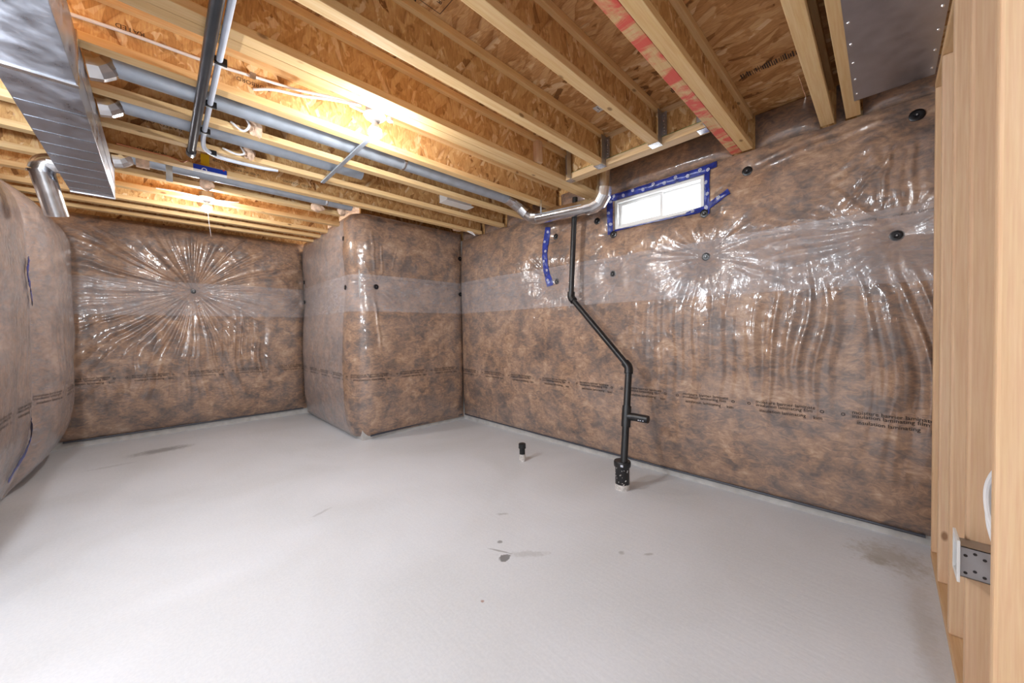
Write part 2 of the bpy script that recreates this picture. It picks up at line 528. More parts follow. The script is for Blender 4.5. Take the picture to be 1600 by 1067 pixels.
def text_obj(name, s, size, origin, ux, uy, mat, parent, **props):
    """flat lettering; origin/ux/uy in world space"""
    v, t = text_geo(s, size)
    ux, uy = Vector(ux), Vector(uy)
    o = Vector(origin) - Vector(parent.location if parent else origin)
    me = bpy.data.meshes.new(name)
    me.from_pydata([tuple(o + ux * float(a) + uy * float(b)) for a, b in v], [], [tuple(int(i) for i in q) for q in t])
    return link(name, me, mat, parent, None if parent else origin, kind='stuff', **props)


# ------------------------------------------------------------------ noise for the film
rng = np.random.default_rng(11)
LAT = rng.random((256, 256))


def vnoise(x, y):
    xi = np.floor(x).astype(int)
    yi = np.floor(y).astype(int)
    fx, fy = x - xi, y - yi
    fx = fx * fx * (3 - 2 * fx)
    fy = fy * fy * (3 - 2 * fy)
    a = LAT[xi & 255, yi & 255]
    b = LAT[(xi + 1) & 255, yi & 255]
    c = LAT[xi & 255, (yi + 1) & 255]
    d = LAT[(xi + 1) & 255, (yi + 1) & 255]
    return (a * (1 - fx) + b * fx) * (1 - fy) + (c * (1 - fx) + d * fx) * fy


def fbm(x, y, o=3):
    s, a, n = 0, 0.5, 0
    for k in range(o):
        s = s + a * vnoise(x * 2 ** k + 17 * k, y * 2 ** k + 31 * k)
        n += a
        a *= 0.5
    return s / n


def ridge(v):
    return 1 - np.abs(2 * v - 1)


class Film:
    """insulation blanket along a path: s runs along the wall, z up; h = distance of the film from the wall"""

    def __init__(self, path, s0, s1, z0, z1, bulge, fasteners, seed, folds=1.0, holes=(), ends=(0.1, 0.1), edge=(0.12, 0.10), zprof=None, pulls=None, foldmask=None, radial=1.0):
        self.__dict__.update(locals())

    def h(self, s, z):
        s = np.asarray(s, float)
        z = np.asarray(z, float)
        e = (1 - np.exp(-np.maximum(z - self.z0, 0) / self.edge[0])) * (1 - np.exp(-np.maximum(self.z1 - z, 0) / self.edge[1]))
        if self.ends[0]:
            e = e * (1 - np.exp(-np.maximum(s - self.s0, 0) / self.ends[0]))
        if self.ends[1]:
            e = e * (1 - np.exp(-np.maximum(self.s1 - s, 0) / self.ends[1]))
        b = self.bulge * e * (0.85 + 0.3 * fbm(s * 1.3 + self.seed, z * 1.6, 2))
        if self.zprof is not None:
            b = b * np.interp(z, *self.zprof)
        w = np.zeros_like(s + z)
        pin = np.ones_like(w)
        for i, f in enumerate(self.fasteners):
            fs, fz = f[0], f[1]
            R = f[2] if len(f) > 2 else 0.42
            st = f[3] if len(f) > 3 else 1.0
            dx, dz = s - fs, z - fz
            r = np.sqrt(dx * dx + dz * dz) + 1e-6
            th = np.arctan2(dz, dx)
            pin = pin * (1 - 0.92 * np.exp(-r / (0.11 * (0.6 + 0.4 * st))))
            N = 58 if R > 0.7 else (38 if R > 0.3 else 24)
            warp = 0.10 * (fbm(r * 4 + i * 5, th * 0 + i * 3.1, 2) - 0.5)
            a = (th + warp + math.pi) / (2 * math.pi)
            rn = ridge(self._per(a, N, i * 7 + self.seed)) ** 1.6 * 0.65 + ridge(self._per(a, N * 2 - 9, i * 7 + 3 + self.seed)) ** 1.5 * 0.35
            env = (r / (r + 0.06)) * np.exp(-(r / R) ** 2) * (0.45 + 0.75 * vnoise(r * 7 + i, a * 11 + i * 3))
            w = w + st * self.radial * 0.0125 * env * (rn - 0.35)
        # hanging folds under the lap line
        if self.folds:
            mask = np.exp(-((z - 1.02) / 0.42) ** 2) * np.clip(fbm(s * 1.7 + self.seed * 3, z * 0.6, 2) * 2.4 - 0.75, 0, 1)
            if self.foldmask is not None:
                mask = mask * np.interp(s, *self.foldmask)
            x = s * 15 + 2.2 * (fbm(s * 1.2 + 9, z * 1.1, 2) - 0.5) * 2
            rn = ridge(vnoise(x, z * 0.7 + self.seed)) ** 1.7 * 0.7 + ridge(vnoise(x * 2.1 + 40, z * 0.8)) ** 1.5 * 0.3
            w = w + self.folds * 0.013 * mask * (rn - 0.4)
        # long creases between two points (s, z, s, z, amplitude, half width)
        for (a0, b0, a1, b1, amp, hw) in (self.pulls or ()):
            L = math.hypot(a1 - a0, b1 - b0)
            ux, uz = (a1 - a0) / L, (b1 - b0) / L
            t = ((s - a0) * ux + (z - b0) * uz) / L
            d = (s - a0) * -uz + (z - b0) * ux + 0.02 * (fbm(t * 5 + a0 * 9, t * 0 + b0, 2) - 0.5)
            m = np.clip(t * 6, 0, 1) * np.clip((1 - t) * 6, 0, 1)
            w = w + amp * m * (ridge(np.clip(d / hw * 0.5 + 0.5, 0, 1)) ** 1.5 - 0.5 * np.exp(-(d / hw / 1.8) ** 2))
        w = w + 0.006 * (fbm(s * 9 + self.seed, z * 9, 3) - 0.5) + 0.0035 * (ridge(vnoise(s * 22, z * 16 + self.seed)) ** 2 - 0.4) * np.clip(fbm(s * 2 + 5, z * 2 + self.seed, 2) * 2 - 0.5, 0, 1)
        ed = np.clip((z - self.z0) / 0.05, 0.15, 1) * np.clip((self.z1 - z) / 0.03, 0.2, 1)
        hh = b * pin + w * np.clip(pin * 1.6, 0, 1) * ed + 0.014
        for (a0, a1, b0, b1) in self.holes:
            d = np.sqrt(np.maximum(np.maximum(a0 - s, s - a1), 0) ** 2 + np.maximum(np.maximum(b0 - z, z - b1), 0) ** 2)
            hh = hh * (1 - np.exp(-d / 0.05)) + 0.012 * np.exp(-d / 0.05)
        return np.maximum(hh, 0.004)

    def _per(self, a, N, seed):
        t = np.random.default_rng(int(seed * 13 + N) % 100000).random(N)
        x = a * N
        i = np.floor(x).astype(int)
        f = x - i
        f = f * f * (3 - 2 * f)
        return t[i % N] * (1 - f) + t[(i + 1) % N] * f

    def pos(self, s, z, off=0.0):
        P, Nn = self.path(np.asarray(s, float))
        hh = self.h(s, z) + off
        out = P + Nn * hh[..., None]
        return np.concatenate([out, np.asarray(z, float)[..., None] + 0 * out[..., :1]], -1)

    def grid(self, name, mat, res=0.010, sr=None, zr=None, off=0.0, parent=None, origin=None, **props):
        a, b = sr or (self.s0, self.s1)
        c, d = zr or (self.z0, self.z1)
        ns, nz = max(4, int((b - a) / res)), max(3, int((d - c) / res))
        S, Z = np.meshgrid(np.linspace(a, b, ns), np.linspace(c, d, nz), indexing='ij')
        P = self.pos(S, Z, off)
        if origin is None:
            origin = parent.location if parent is not None else P[0, 0]
        P = P - np.array(origin)
        idx = np.arange(ns * nz).reshape(ns, nz)
        q = np.stack([idx[:-1, :-1], idx[1:, :-1], idx[1:, 1:], idx[:-1, 1:]], -1)
        keep = np.ones(q.shape[:2], bool)
        cs = (S[:-1, :-1] + S[1:, 1:]) / 2
        cz = (Z[:-1, :-1] + Z[1:, 1:]) / 2
        for (a0, a1, b0, b1) in self.holes:
            keep &= ~((cs > a0) & (cs < a1) & (cz > b0) & (cz < b1))
        q = q[keep]
        me = bpy.data.meshes.new(name)
        me.vertices.add(ns * nz)
        me.vertices.foreach_set('co', P.reshape(-1))
        me.loops.add(q.size)
        me.loops.foreach_set('vertex_index', q.reshape(-1).astype(np.int32))
        me.polygons.add(len(q))
        me.polygons.foreach_set('loop_start', np.arange(0, q.size, 4, dtype=np.int32))
        me.polygons.foreach_set('use_smooth', np.ones(len(q), bool))
        me.update()
        me.validate()
        return link(name, me, mat, parent, None if parent is not None else Vector(origin), **props)

    def lettering(self, name, lines, s_list, z, size, mat, parent, flip=1):
        """rows of print following the film"""
        VV, TT, base = [], [], 0
        for s0 in s_list:
            for (txt, ds, dz, k) in lines:
                v, t = text_geo(txt, size * k)
                s = s0 + flip * (v[:, 0] + ds)
                p = self.pos(s, z + dz + v[:, 1], 0.0035) - np.array(parent.location)
                VV.append(p)
                TT.append(t + base)
                base += len(v)
        me = bpy.data.meshes.new(name)
        me.from_pydata([tuple(map(float, p)) for p in np.concatenate(VV)], [], [tuple(map(int, q)) for q in np.concatenate(TT)])
        o = link(name, me, mat, parent)
        o['kind'] = 'stuff'
        return o

    def tape(self, pts, width, label, rings=0.0, mat=None, seed=0, lift=0.0, group='blue sheathing tape strips'):
        """a strip of tape laid on the film along pts (s, z)"""
        pts = [Vector(p) for p in pts]
        L = sum((b - a).length for a, b in zip(pts, pts[1:]))
        path = spline([p.to_3d() for p in pts], 10)
        n = max(8, int(L / 0.012))
        cum = [0]
        for a, b in zip(path, path[1:]):
            cum.append(cum[-1] + (b - a).length)
        ts = np.linspace(0, cum[-1], n)
        xs = np.interp(ts, cum, [p.x for p in path])
        zs = np.interp(ts, cum, [p.y for p in path])
        dx, dz = np.gradient(xs), np.gradient(zs)
        q = np.hypot(dx, dz)
        nx, nz = -dz / q, dx / q
        m = 7
        rg = np.random.default_rng(seed + 5)
        wl = width / 2 * (1 + 0.14 * (fbm(ts * 14 + seed, ts * 0, 2) - 0.5) * 2)
        V = []
        for off in (0.006 + lift, 0.004 + lift):
            for j in range(m):
                f = (j / (m - 1) - 0.5) * 2
                p = self.pos(xs + nx * wl * f, zs + nz * wl * f, 0.0)
                hh = off + 0.004 * (vnoise(ts * 60 + seed, np.full_like(ts, j * 0.9)))
                P, Nn = self.path(xs + nx * wl * f)
                p[..., :2] += Nn * hh[:, None]
                V.append(p)
        org = V[0][0].copy()
        V = np.array(V)
        idx = np.arange(2 * m * n).reshape(2 * m, n)
        F = []
        for j in range(m - 1):
            for k in range(n - 1):
                F.append((idx[j, k], idx[j + 1, k], idx[j + 1, k + 1], idx[j, k + 1]))
                F.append((idx[m + j, k], idx[m + j, k + 1], idx[m + j + 1, k + 1], idx[m + j + 1, k]))
        me = bpy.data.meshes.new('seam_tape')
        me.from_pydata([tuple(map(float, p)) for p in (V - org).reshape(-1, 3)], [], [tuple(map(int, f)) for f in F])
        me.polygons.foreach_set('use_smooth', [True] * len(me.polygons))
        o = link('seam_tape', me, mat or M['blue'], None, Vector(org))
        tag(o, label, 'tape', group)
        if rings:
            VV, FF, base = [], [], 0
            k = 0
            d = rings * 0.5
            while d < cum[-1] - 0.02:
                cx, cz = np.interp(d, ts, xs), np.interp(d, ts, zs)
                ox = (-1) ** k * width * 0.16
                cx += np.interp(d, ts, nx) * ox
                cz += np.interp(d, ts, nz) * ox
                for (r0, r1) in ((0.0085, 0.0125), (0.0, 0.0045)):
                    an = np.linspace(0, 2 * math.pi, 15)[:-1]
                    for r in (r0, r1):
                        p = self.pos(cx + r * np.cos(an), cz + r * np.sin(an), 0.0125)
                        VV.append(p)
                    for a in range(14):
                        FF.append((base + a, base + (a + 1) % 14, base + 14 + (a + 1) % 14, base + 14 + a))
                    base += 28
                k += 1
                d += rings
            me = bpy.data.meshes.new('printed_ring')
            me.from_pydata([tuple(map(float, p - org)) for p in np.concatenate(VV)], [], FF)
            link('printed_ring', me, M['print'], o, label='white ring print on blue tape', kind='stuff')
        return o


def washer(film, s, z, label, r=0.030):
    p = film.pos(np.array([s]), np.array([z]), 0.009)[0]
    _, nn = film.path(np.array([s]))
    nrm = Vector((nn[0][0], nn[0][1], 0))
    o = thing('insulation_washer', Vector(p), label, 'washer', 'black washers pinning the insulation')
    lathe_obj('washer_plate', [(0, 0.016), (r * 0.28, 0.016), (r * 0.34, 0.011), (r * 0.8, 0.0125), (r, 0.010), (r, 0.003), (0, 0.001)], Vector(p), nrm, M['washer'], o, 20)
    lathe_obj('pin_head', [(0, 0.0205), (r * 0.1, 0.0205), (r * 0.14, 0.0175), (r * 0.14, 0.0150)], Vector(p), nrm, M['steel'], o, 10)
    return o


# ------------------------------------------------------------------ room shell
Z_J = 2.43        # underside of the joists
Z_S = 2.671       # underside of the subfloor
XR, YB, XC, YC, XL = 2.975, 6.09, 1.56, 4.03, -0.87


def struct(name, lo, hi, mat, bev=0.0):
    o = box_obj(name, lo, hi, mat, None, bev)
    o['kind'] = 'structure'
    return o


fl = struct('floor', (-3.2, -3.2, -0.12), (3.35, 6.4, 0.0), M['floor'])
# right foundation wall with the window opening
bm = bmesh.new()
WY0, WY1, WZ0, WZ1 = 0.955, 1.705, 2.10, 2.36
o = Vector((XR, -3.2, 0))
for lo, hi in (((XR, -3.2, 0), (XR + 0.12, WY0, Z_J)), ((XR, WY1, 0), (XR + 0.12, YC, Z_J)), ((XR, WY0, 0), (XR + 0.12, WY1, WZ0)), ((XR, WY0, WZ1), (XR + 0.12, WY1, Z_J))):
    add_box(bm, Vector(lo) - o, Vector(hi) - o)
w = link('wall_right', bm_mesh(bm, 'wall_right'), M['concrete'], None, o)
w['kind'] = 'structure'
struct('wall_corner_front', (XC + 0.02, YC, 0), (3.3, YC + 0.25, Z_J), M['concrete'])
struct('wall_corner_side', (XC + 0.02, YC + 0.25, 0), (XC + 0.27, 6.4, Z_J), M['concrete'])
struct('wall_back', (-1.2, YB, 0), (XC + 0.02, 6.4, Z_J), M['concrete'])
struct('wall_left', (-1.2, 2.3, 0), (XL, YB, Z_J), M['concrete'])
struct('wall_far_left', (-3.2, 2.3, 0), (-1.2, 2.5, Z_J), M['rear'])
struct('wall_outer_left', (-3.2, -3.2, 0), (-3.05, 2.3, Z_J), M['rear'])
struct('wall_rear', (-3.05, -3.2, 0), (XR, -3.05, Z_J), M['rear'])
# rim boards close the joist bays above the walls
struct('trim_1', (XR + 0.03, -3.2, Z_J), (XR + 0.07, YC + 0.25, Z_S), M['web_y'])
struct('trim_2', (-3.2, 6.12, Z_J), (XC + 0.3, 6.16, Z_S), M['web'])
struct('trim_3', (-3.24, -3.2, Z_J), (-3.2, 6.4, Z_S), M['web_y'])
struct('trim_4', (-3.2, -3.24, Z_J), (3.3, -3.2, Z_S), M['web'])
struct('trim_5', (XC + 0.14, YC + 0.22, Z_J), (3.0, YC + 0.26, Z_S), M['web'])

# subfloor: OSB sheets 1.22 x 2.44
ce = link('ceiling', None, loc=(0, 0, Z_S), kind='structure')
px = -3.3
row = 0
while px < 3.3:
    py = -3.3 - (1.22 if row % 2 else 0)
    while py < 6.4:
        x1, y1 = min(px + 1.2, 3.3), min(py + 2.44, 6.45)
        y0 = max(py, -3.3)
        if y1 > y0:
            box_obj('osb_panel', (px, y0 + 0.0015, Z_S), (x1 - 0.003, y1 - 0.0015, Z_S + 0.018), M['subfloor'], ce)
        py += 2.44
    px += 1.2
    row += 1

# ------------------------------------------------------------------ floor joists
ORD = []


def joist(y, x0, x1, label, red=False, group='wooden floor joists'):
    t = thing('floor_joist', (x0, y, Z_J), label, 'joist', group)
    box_obj('bottom_flange', (x0, y, Z_J), (x1, y + 0.0635, Z_J + 0.038), M['flange_red'] if red else M['flange'], t, 0.0025)
    box_obj('web', (x0, y + 0.027, Z_J + 0.036), (x1, y + 0.0365, Z_S - 0.036), M['web'], t)
    box_obj('top_flange', (x0, y, Z_S - 0.038), (x1, y + 0.0635, Z_S - 0.0005), M['flange'], t, 0.0025)
    return t


XE = XR - 0.03
JO = {}
spec = [
    ('m1', 0.102, XE, 'narrow wooden joist strip along the left edge of the dark sheet metal'),
    ('0', 0.217, XE, 'pale wooden joist alone between the red painted beam and the dark sheet metal'),
    ('1a', 0.637, XE, 'plain joist of the pair nailed beside the red painted one'),
    ('1b', 0.702, XE, 'joist with red spray paint along its underside'),
    ('2', 1.041, 2.395, 'short wooden joist ending in the hanger nearest the red painted joist'),
    ('3', 1.462, 2.395, 'short wooden joist ending in the middle hanger above the silver elbow'),
    ('4a', 1.839, XE, 'near joist of the double pair that the near bulb is fixed to'),
    ('4b', 1.9045, XE, 'far joist of the double pair right behind the near bulb fixture'),
    ('5', 2.33, XE, 'joist with the white cables along its web, just past the near bulb'),
    ('6', 2.733, XE, 'joist behind the long grey duct that runs past the near bulb'),
    ('7', 3.14, XE, 'joist just behind the white rectangular vent cover'),
    ('8', 3.555, XE, 'joist with the blue and yellow label, the last before the corner block'),
    ('9', 3.97, XC - 0.17, 'joist meeting the corner block, first behind the short far duct'),
    ('10', 4.37, XC - 0.05, 'joist that carries the far bulb'),
    ('11', 4.77, XC - 0.05, 'third joist from the back wall, just behind the far bulb'),
    ('12', 5.06, XC - 0.05, 'second joist from the back wall'),
    ('13', 5.36, XC - 0.05, 'rearmost joist right above the back insulation'),
]
for k, y, x1, lab in spec:
    JO[k] = joist(y, -3.1, x1, lab, red=(k == '1b'))

# header that carries the two short joists above the window: I-joist section
HX = 2.42
hd = thing('header_beam', (HX, 0.77, Z_J), 'pale header beam across the joist ends above the window', 'beam')
box_obj('bottom_flange', (HX, 0.77, Z_J), (HX + 0.085, 1.837, Z_J + 0.045), M['flange_y'], hd, 0.0025)
box_obj('web', (HX + 0.02, 0.77, Z_J + 0.045), (HX + 0.06, 1.837, Z_S - 0.04), M['web_y'], hd)
box_obj('top_flange', (HX + 0.015, 0.77, Z_S - 0.04), (HX + 0.085, 1.837, Z_S - 0.001), M['flange_y'], hd, 0.0025)
box_obj('green_chalk_line', (HX - 0.001, 0.77, Z_J + 0.0445), (HX + 0.021, 1.837, Z_J + 0.0465), M['green'], hd, label='thin green line along the flange')

# joist hangers
for y, lab in ((1.041, 'steel joist hanger nearest the red painted joist'), (1.462, 'steel joist hanger in the middle of the header'), (0.765, 'steel angle holding the header against the red painted joist'), (1.777, 'steel angle at the header end beside the near double joist')):
    t = thing('joist_hanger', (HX, y, Z_J), lab, 'hanger', 'steel joist hangers on the header')
    mid = y in (1.041, 1.462)
    for sy in ((y - 0.004, y - 0.001), (y + 0.0645, y + 0.0675)) if mid else ((y, y + 0.003),):
        box_obj('side_plate', (HX - 0.058, sy[0], Z_J - 0.002), (HX - 0.002, sy[1], Z_S - 0.03), M['steel'], t)
    if mid:
        box_obj('seat', (HX - 0.058, y - 0.004, Z_J - 0.006), (HX + 0.012, y + 0.0675, Z_J - 0.002), M['galv_shiny'], t)
        box_obj('face_flange', (HX - 0.0045, y - 0.038, Z_J + 0.046), (HX - 0.0015, y - 0.004, Z_S - 0.04), M['steel'], t)
        nb = bmesh.new()
        for q in range(7):
            add_lathe(nb, [(0.0045, 0), (0.004, 0.003), (0, 0.0035)], Vector((HX - 0.0045, y - 0.02, Z_J + 0.06 + q * 0.02)) - Vector(t.location), (-1, 0, 0), 8)
        link('nail_head', bm_mesh(nb, 'nail_head'), M['galv_shiny'], t, kind='stuff')
    else:
        box_obj('face_flange', (HX - 0.0045, y, Z_J + 0.046), (HX - 0.0015, y + 0.055, Z_S - 0.04), M['steel'], t)
        box_obj('seat', (HX - 0.004, y, Z_J - 0.006), (HX + 0.06, y + 0.055, Z_J - 0.001), M['galv_shiny'], t)

# web stiffener blocks near the header
wb = box_obj('web_stiffener', (2.06, 1.815, Z_J + 0.04), (2.11, 1.865, Z_S - 0.04), M['stud'])
tag(wb, 'small upright wood block at the end of the near double joist', 'block')

# stamps on the joist webs and the subfloor
for key, x, z, s, size, flip in (('5', 0.46, 2.545, 'NORBORD', 0.030, True), ('5', -0.02, 2.575, 'RATED', 0.03, True), ('8', 0.06, 2.50, 'NORBORD', 0.03, True), ('7', 0.13, 2.535, 'RATED  OSB', 0.034, True), ('8', 0.52, 2.545, 'NORBORD  OSB', 0.028, True), ('8', 0.62, 2.51, 'NORBORD RATED', 0.024, True), ('8', 1.0, 2.515, 'RATED  NORBORD', 0.026, True)):
    t = JO[key]
    yy = t.location.y + 0.0262
    text_obj('stamp_print', s, size, (x, yy, z), (-1, 0, 0) if flip else (1, 0, 0), (0, 0, -1) if flip else (0, 0, 1), M['ink_brown'], t)
zz = Z_S - 0.0006
st = link('floor_sheet_stamp', None, loc=(0.82, 1.25, zz), label='black framed OSB grade stamp on the subfloor between two joists', category='stamp')
for s, size, dx, dy in (('OSB', 0.05, 0.02, 0.06), ('RATED', 0.034, 0.0, 0.115), ('1R24 / 2F16', 0.02, 0.0, 0.02), ('O', 0.075, -0.10, 0.0)):
    text_obj('stamp_print', s, size, (0.80 + dy, 1.40 - dx, zz), (0, -1, 0), (1, 0, 0), M['ink_brown'], st)
bm = bmesh.new()
for lo, hi in (((0.78, 1.16, -0.0002), (0.96, 1.163, 0.0)), ((0.78, 1.44, -0.0002), (0.96, 1.443, 0.0)), ((0.96, 1.16, -0.0002), (0.963, 1.443, 0.0))):
    add_box(bm, Vector(lo) - Vector((0.82, 1.25, 0)), Vector(hi) - Vector((0.82, 1.25, 0)))
link('stamp_frame', bm_mesh(bm, 'stamp_frame'), M['ink_brown'], st)
s16 = link('floor_sheet_stamp', None, loc=(2.10, 1.30, zz), label='pale boxed number 16 on the subfloor near the middle hanger', category='stamp')
box_obj('stamp_frame', (2.09, 1.24, zz - 0.0004), (2.16, 1.36, zz - 0.0002), M['mud'], s16)
text_obj('stamp_print', '16', 0.05, (2.105, 1.345, zz - 0.0008), (0, -1, 0), (1, 0, 0), M['ink'], s16)
for k, (cx, cy, n, lab) in enumerate(((2.47, 0.42, 34, 'smudged black barcode print on the subfloor between the red joist pair and the lone joist'), (2.30, 0.86, 14, 'short black barcode print on the subfloor beside the red painted joist'))):
    bm = bmesh.new()
    rg = random.Random(k)
    for q in range(n):
        y = (q - n / 2) * 0.0105
        wd = rg.choice((0.003, 0.005, 0.007))
        add_box(bm, (-0.03 + rg.random() * 0.02, y, -0.0004), (0.022 + rg.random() * 0.012, y + wd, 0.0))
    tag(link('floor_sheet_stamp', bm_mesh(bm, 'floor_sheet_stamp'), M['ink_brown'], None, (cx, cy, zz)), lab, 'stamp')

# ------------------------------------------------------------------ insulation blankets


def straight(origin, d, n):
    o_, d_, n_ = np.array(origin[:2], float), np.array(d, float), np.array(n, float)
    return lambda s: (o_ + s[..., None] * d_, np.broadcast_to(n_, s.shape + (2,)))


RL = 0.16  # rounded outer corner of the block


def block_path(s):
    # from the inner back corner down the side, round the corner, along the front to the right wall
    L1 = (YB - YC) - RL
    A = RL * math.pi / 2
    th = np.clip((s - L1) / RL, 0, math.pi / 2)
    P = np.zeros(s.shape + (2,))
    c = np.array([XC + RL, YC + RL])
    nx, ny = -np.cos(th), -np.sin(th)
    P[..., 0] = c[0] + RL * nx
    P[..., 1] = c[1] + RL * ny
    P[..., 1] += np.where(s < L1, L1 - s, 0)
    P[..., 0] += np.where(s > L1 + A, s - L1 - A, 0)
    return P, np.stack([nx, ny], -1)


LB = (YB - YC) - RL + RL * math.pi / 2 + (XR - XC - RL)
S_COR = (YB - YC) - RL


def front_s(x):
    return S_COR + RL * math.pi / 2 + (x - XC - RL)


def side_s(y):
    return YB - y


ZB = 0.06
right_f = [(YC + 0.02 - -0.095, 2.33, 0.42, 1.2), (YC - 0.669, 2.285, 0.30, 1.0), (YC + 0.044, 1.70, 0.55, 1.3), (YC - 0.933, 1.735, 0.50, 1.3), (YC - 1.708, 1.70, 0.34, 0.8), (YC - 1.705, 2.055, 0.26, 0.9), (YC - 0.945, 2.06, 0.2, 0.5), (YC - 2.35, 1.70, 0.42, 1.0), (YC - 1.87, 2.21, 0.2, 0.5), (YC - 2.36, 2.16, 0.25, 0.6)]
right = Film(straight((XR, YC), (0, -1), (-1, 0)), 0.03, YC + 0.21, ZB, Z_J - 0.004, 0.085, right_f, 2.0, folds=2.0, radial=0.95,
             holes=[(YC - WY1, YC - WY0, WZ0, WZ1)], ends=(0.05, 0),
             foldmask=([0, 1.5, 2.4, 3.0, 3.6, 5], [0.05, 0.12, 0.25, 0.8, 1.9, 2.3]),
             pulls=[(YC - 0.62, 2.27, YC + 0.02, 2.36, 0.014, 0.03), (YC - 0.66, 2.31, YC - 0.1, 2.41, 0.012, 0.025), (YC + 0.06, 2.2, YC - 0.18, 1.88, 0.014, 0.02),
                    (YC + 0.1, 2.2, YC + 0.1, 1.8, 0.014, 0.02), (YC + 0.02, 2.2, YC - 0.02, 1.85, 0.016, 0.02), (YC - 0.60, 1.75, YC + 0.0, 1.76, 0.01, 0.03), (YC - 0.55, 1.66, YC + 0.0, 1.72, 0.01, 0.03)])
back_f = [(0.307 - XL, 1.745, 1.2, 3.4), (2.36, 1.95, 0.3, 0.8), (2.36, 1.65, 0.3, 0.8)]
back = Film(straight((XL, YB), (1, 0), (0, -1)), 0.02, XC - XL, ZB + 0.02, Z_J + 0.10, 0.13, back_f, 5.0, folds=2.4, ends=(0.05, 0.06),
            foldmask=([0, 0.4, 0.8, 1.7, 2.2], [0.1, 1.0, 1.3, 1.3, 0.3]), edge=(0.12, 0.05), radial=1.5)
block_f = [(front_s(1.755), 1.715, 0.30, 1.2), (front_s(2.92), 2.18, 0.2, 0.8), (front_s(2.92), 1.70, 0.28, 0.7), (side_s(4.30), 1.72, 0.3, 1.0), (side_s(4.32), 2.28, 0.15, 0.6), (side_s(5.95), 1.95, 0.25, 0.8), (side_s(5.95), 1.66, 0.25, 0.8)]
block = Film(block_path, 0.10, LB - 0.02, ZB - 0.02, Z_J + 0.09, 0.06, block_f, 8.0, folds=0.5, ends=(0.08, 0.05), edge=(0.10, 0.05),
             zprof=([0, 0.3, 0.9, 1.3, 1.65, 1.8, 2.2, 2.45], [1.0, 1.2, 1.4, 1.2, 0.7, 0.7, 1.1, 0.9]),
             pulls=[(front_s(1.72), 1.6, front_s(1.77), 1.0, 0.02, 0.03), (front_s(1.70), 2.35, front_s(1.74), 1.85, 0.012, 0.02), (front_s(1.80), 2.2, front_s(1.83), 1.85, 0.012, 0.018), (front_s(2.0), 2.2, front_s(1.93), 1.9, 0.01, 0.018),
                    (side_s(4.35), 2.1, side_s(4.38), 1.8, 0.012, 0.02)])
left_far = Film(straight((XL, 4.5), (0, 1), (1, 0)), 0.0, 1.46, 0.02, Z_J - 0.03, 0.24, [(0.05, 1.62, 0.6, 1.0)], 12.0, folds=1.2, ends=(0.13, 0.10), edge=(0.22, 0.10))
left_near = Film(straight((XL, 2.35), (0, 1), (1, 0)), 0.0, 2.145, 0.02, Z_J - 0.10, 0.22, [(1.0, 1.3, 0.4, 0.8)], 15.0, folds=1.2, ends=(0.1, 0.13), edge=(0.28, 0.12))

BL = {}
for key, f, lab in (('right', right, 'brown insulation blanket under wrinkled clear film on the window wall'), ('back', back, 'brown insulation blanket under creased clear film on the back wall behind the far bulb'),
                    ('block', block, 'brown insulation blanket wrapped round the projecting corner block'), ('left_far', left_far, 'bulging insulation blanket on the left wall beside the back wall'), ('left_near', left_near, 'bulging insulation blanket at the left edge of the photo, nearer the camera')):
    o = f.grid('insulation_blanket', M['blanket'], 0.0095)
    tag(o, lab, 'insulation', 'film covered insulation blankets')
    BL[key] = o
for key, f, sr_x in (('left_far', left_far, None), ('left_near', left_near, None), ('block', block, (0.12, S_COR - 0.05))):
    f.grid('haze_film', M['veil'], 0.016, sr=sr_x, off=0.003, parent=BL[key], label='added film layer whose milky tint imitates grazing haze')  # added layer; its milky colour paints in the haze of grazing light
for key, f in (('right', right), ('back', back), ('block', block)):
    f.grid('overlap_strip', M['veil'], 0.014, zr=(1.435, 1.845), off=0.006, parent=BL[key], label='milky band where two layers of film overlap')
LINES = [('moisture barrier laminate', 0.0, 0.038, 1.0), ('insulation laminating film', 0.0, 0.016, 1.0), ('insulation laminating', 0.02, -0.018, 1.0), ('kim', 0.30, -0.022, 1.0), ('o', -0.05, 0.02, 1.4), ('o', 0.33, 0.02, 1.4)]
right.lettering('film_print', LINES, np.arange(0.1, YC + 0.2, 0.475), 0.655, 0.030, M['ink'], BL['right'])
back.lettering('film_print', LINES, np.arange(0.15, 2.1, 0.475), 0.70, 0.030, M['ink'], BL['back'])
block.lettering('film_print', LINES, np.arange(0.15, LB - 0.4, 0.455), 0.69, 0.030, M['ink'], BL['block'])
left_far.lettering('film_print', LINES, np.arange(0.1, 1.2, 0.475), 0.69, 0.030, M['ink'], BL['left_far'])
left_near.lettering('film_print', LINES, np.arange(0.1, 1.8, 0.475), 0.69, 0.030, M['ink'], BL['left_near'])
# faint line of print along the upper roll's edge
right.lettering('film_print', [('insulation laminating film   moisture barrier', 0, 0, 0.8)], np.arange(0.2, YC, 0.6), 1.80, 0.03, M['ink'], BL['right'])
block.lettering('film_print', [('insulation laminating film   moisture barrier', 0, 0, 0.8)], [front_s(1.85), front_s(2.38)], 1.80, 0.03, M['ink'], BL['block'])

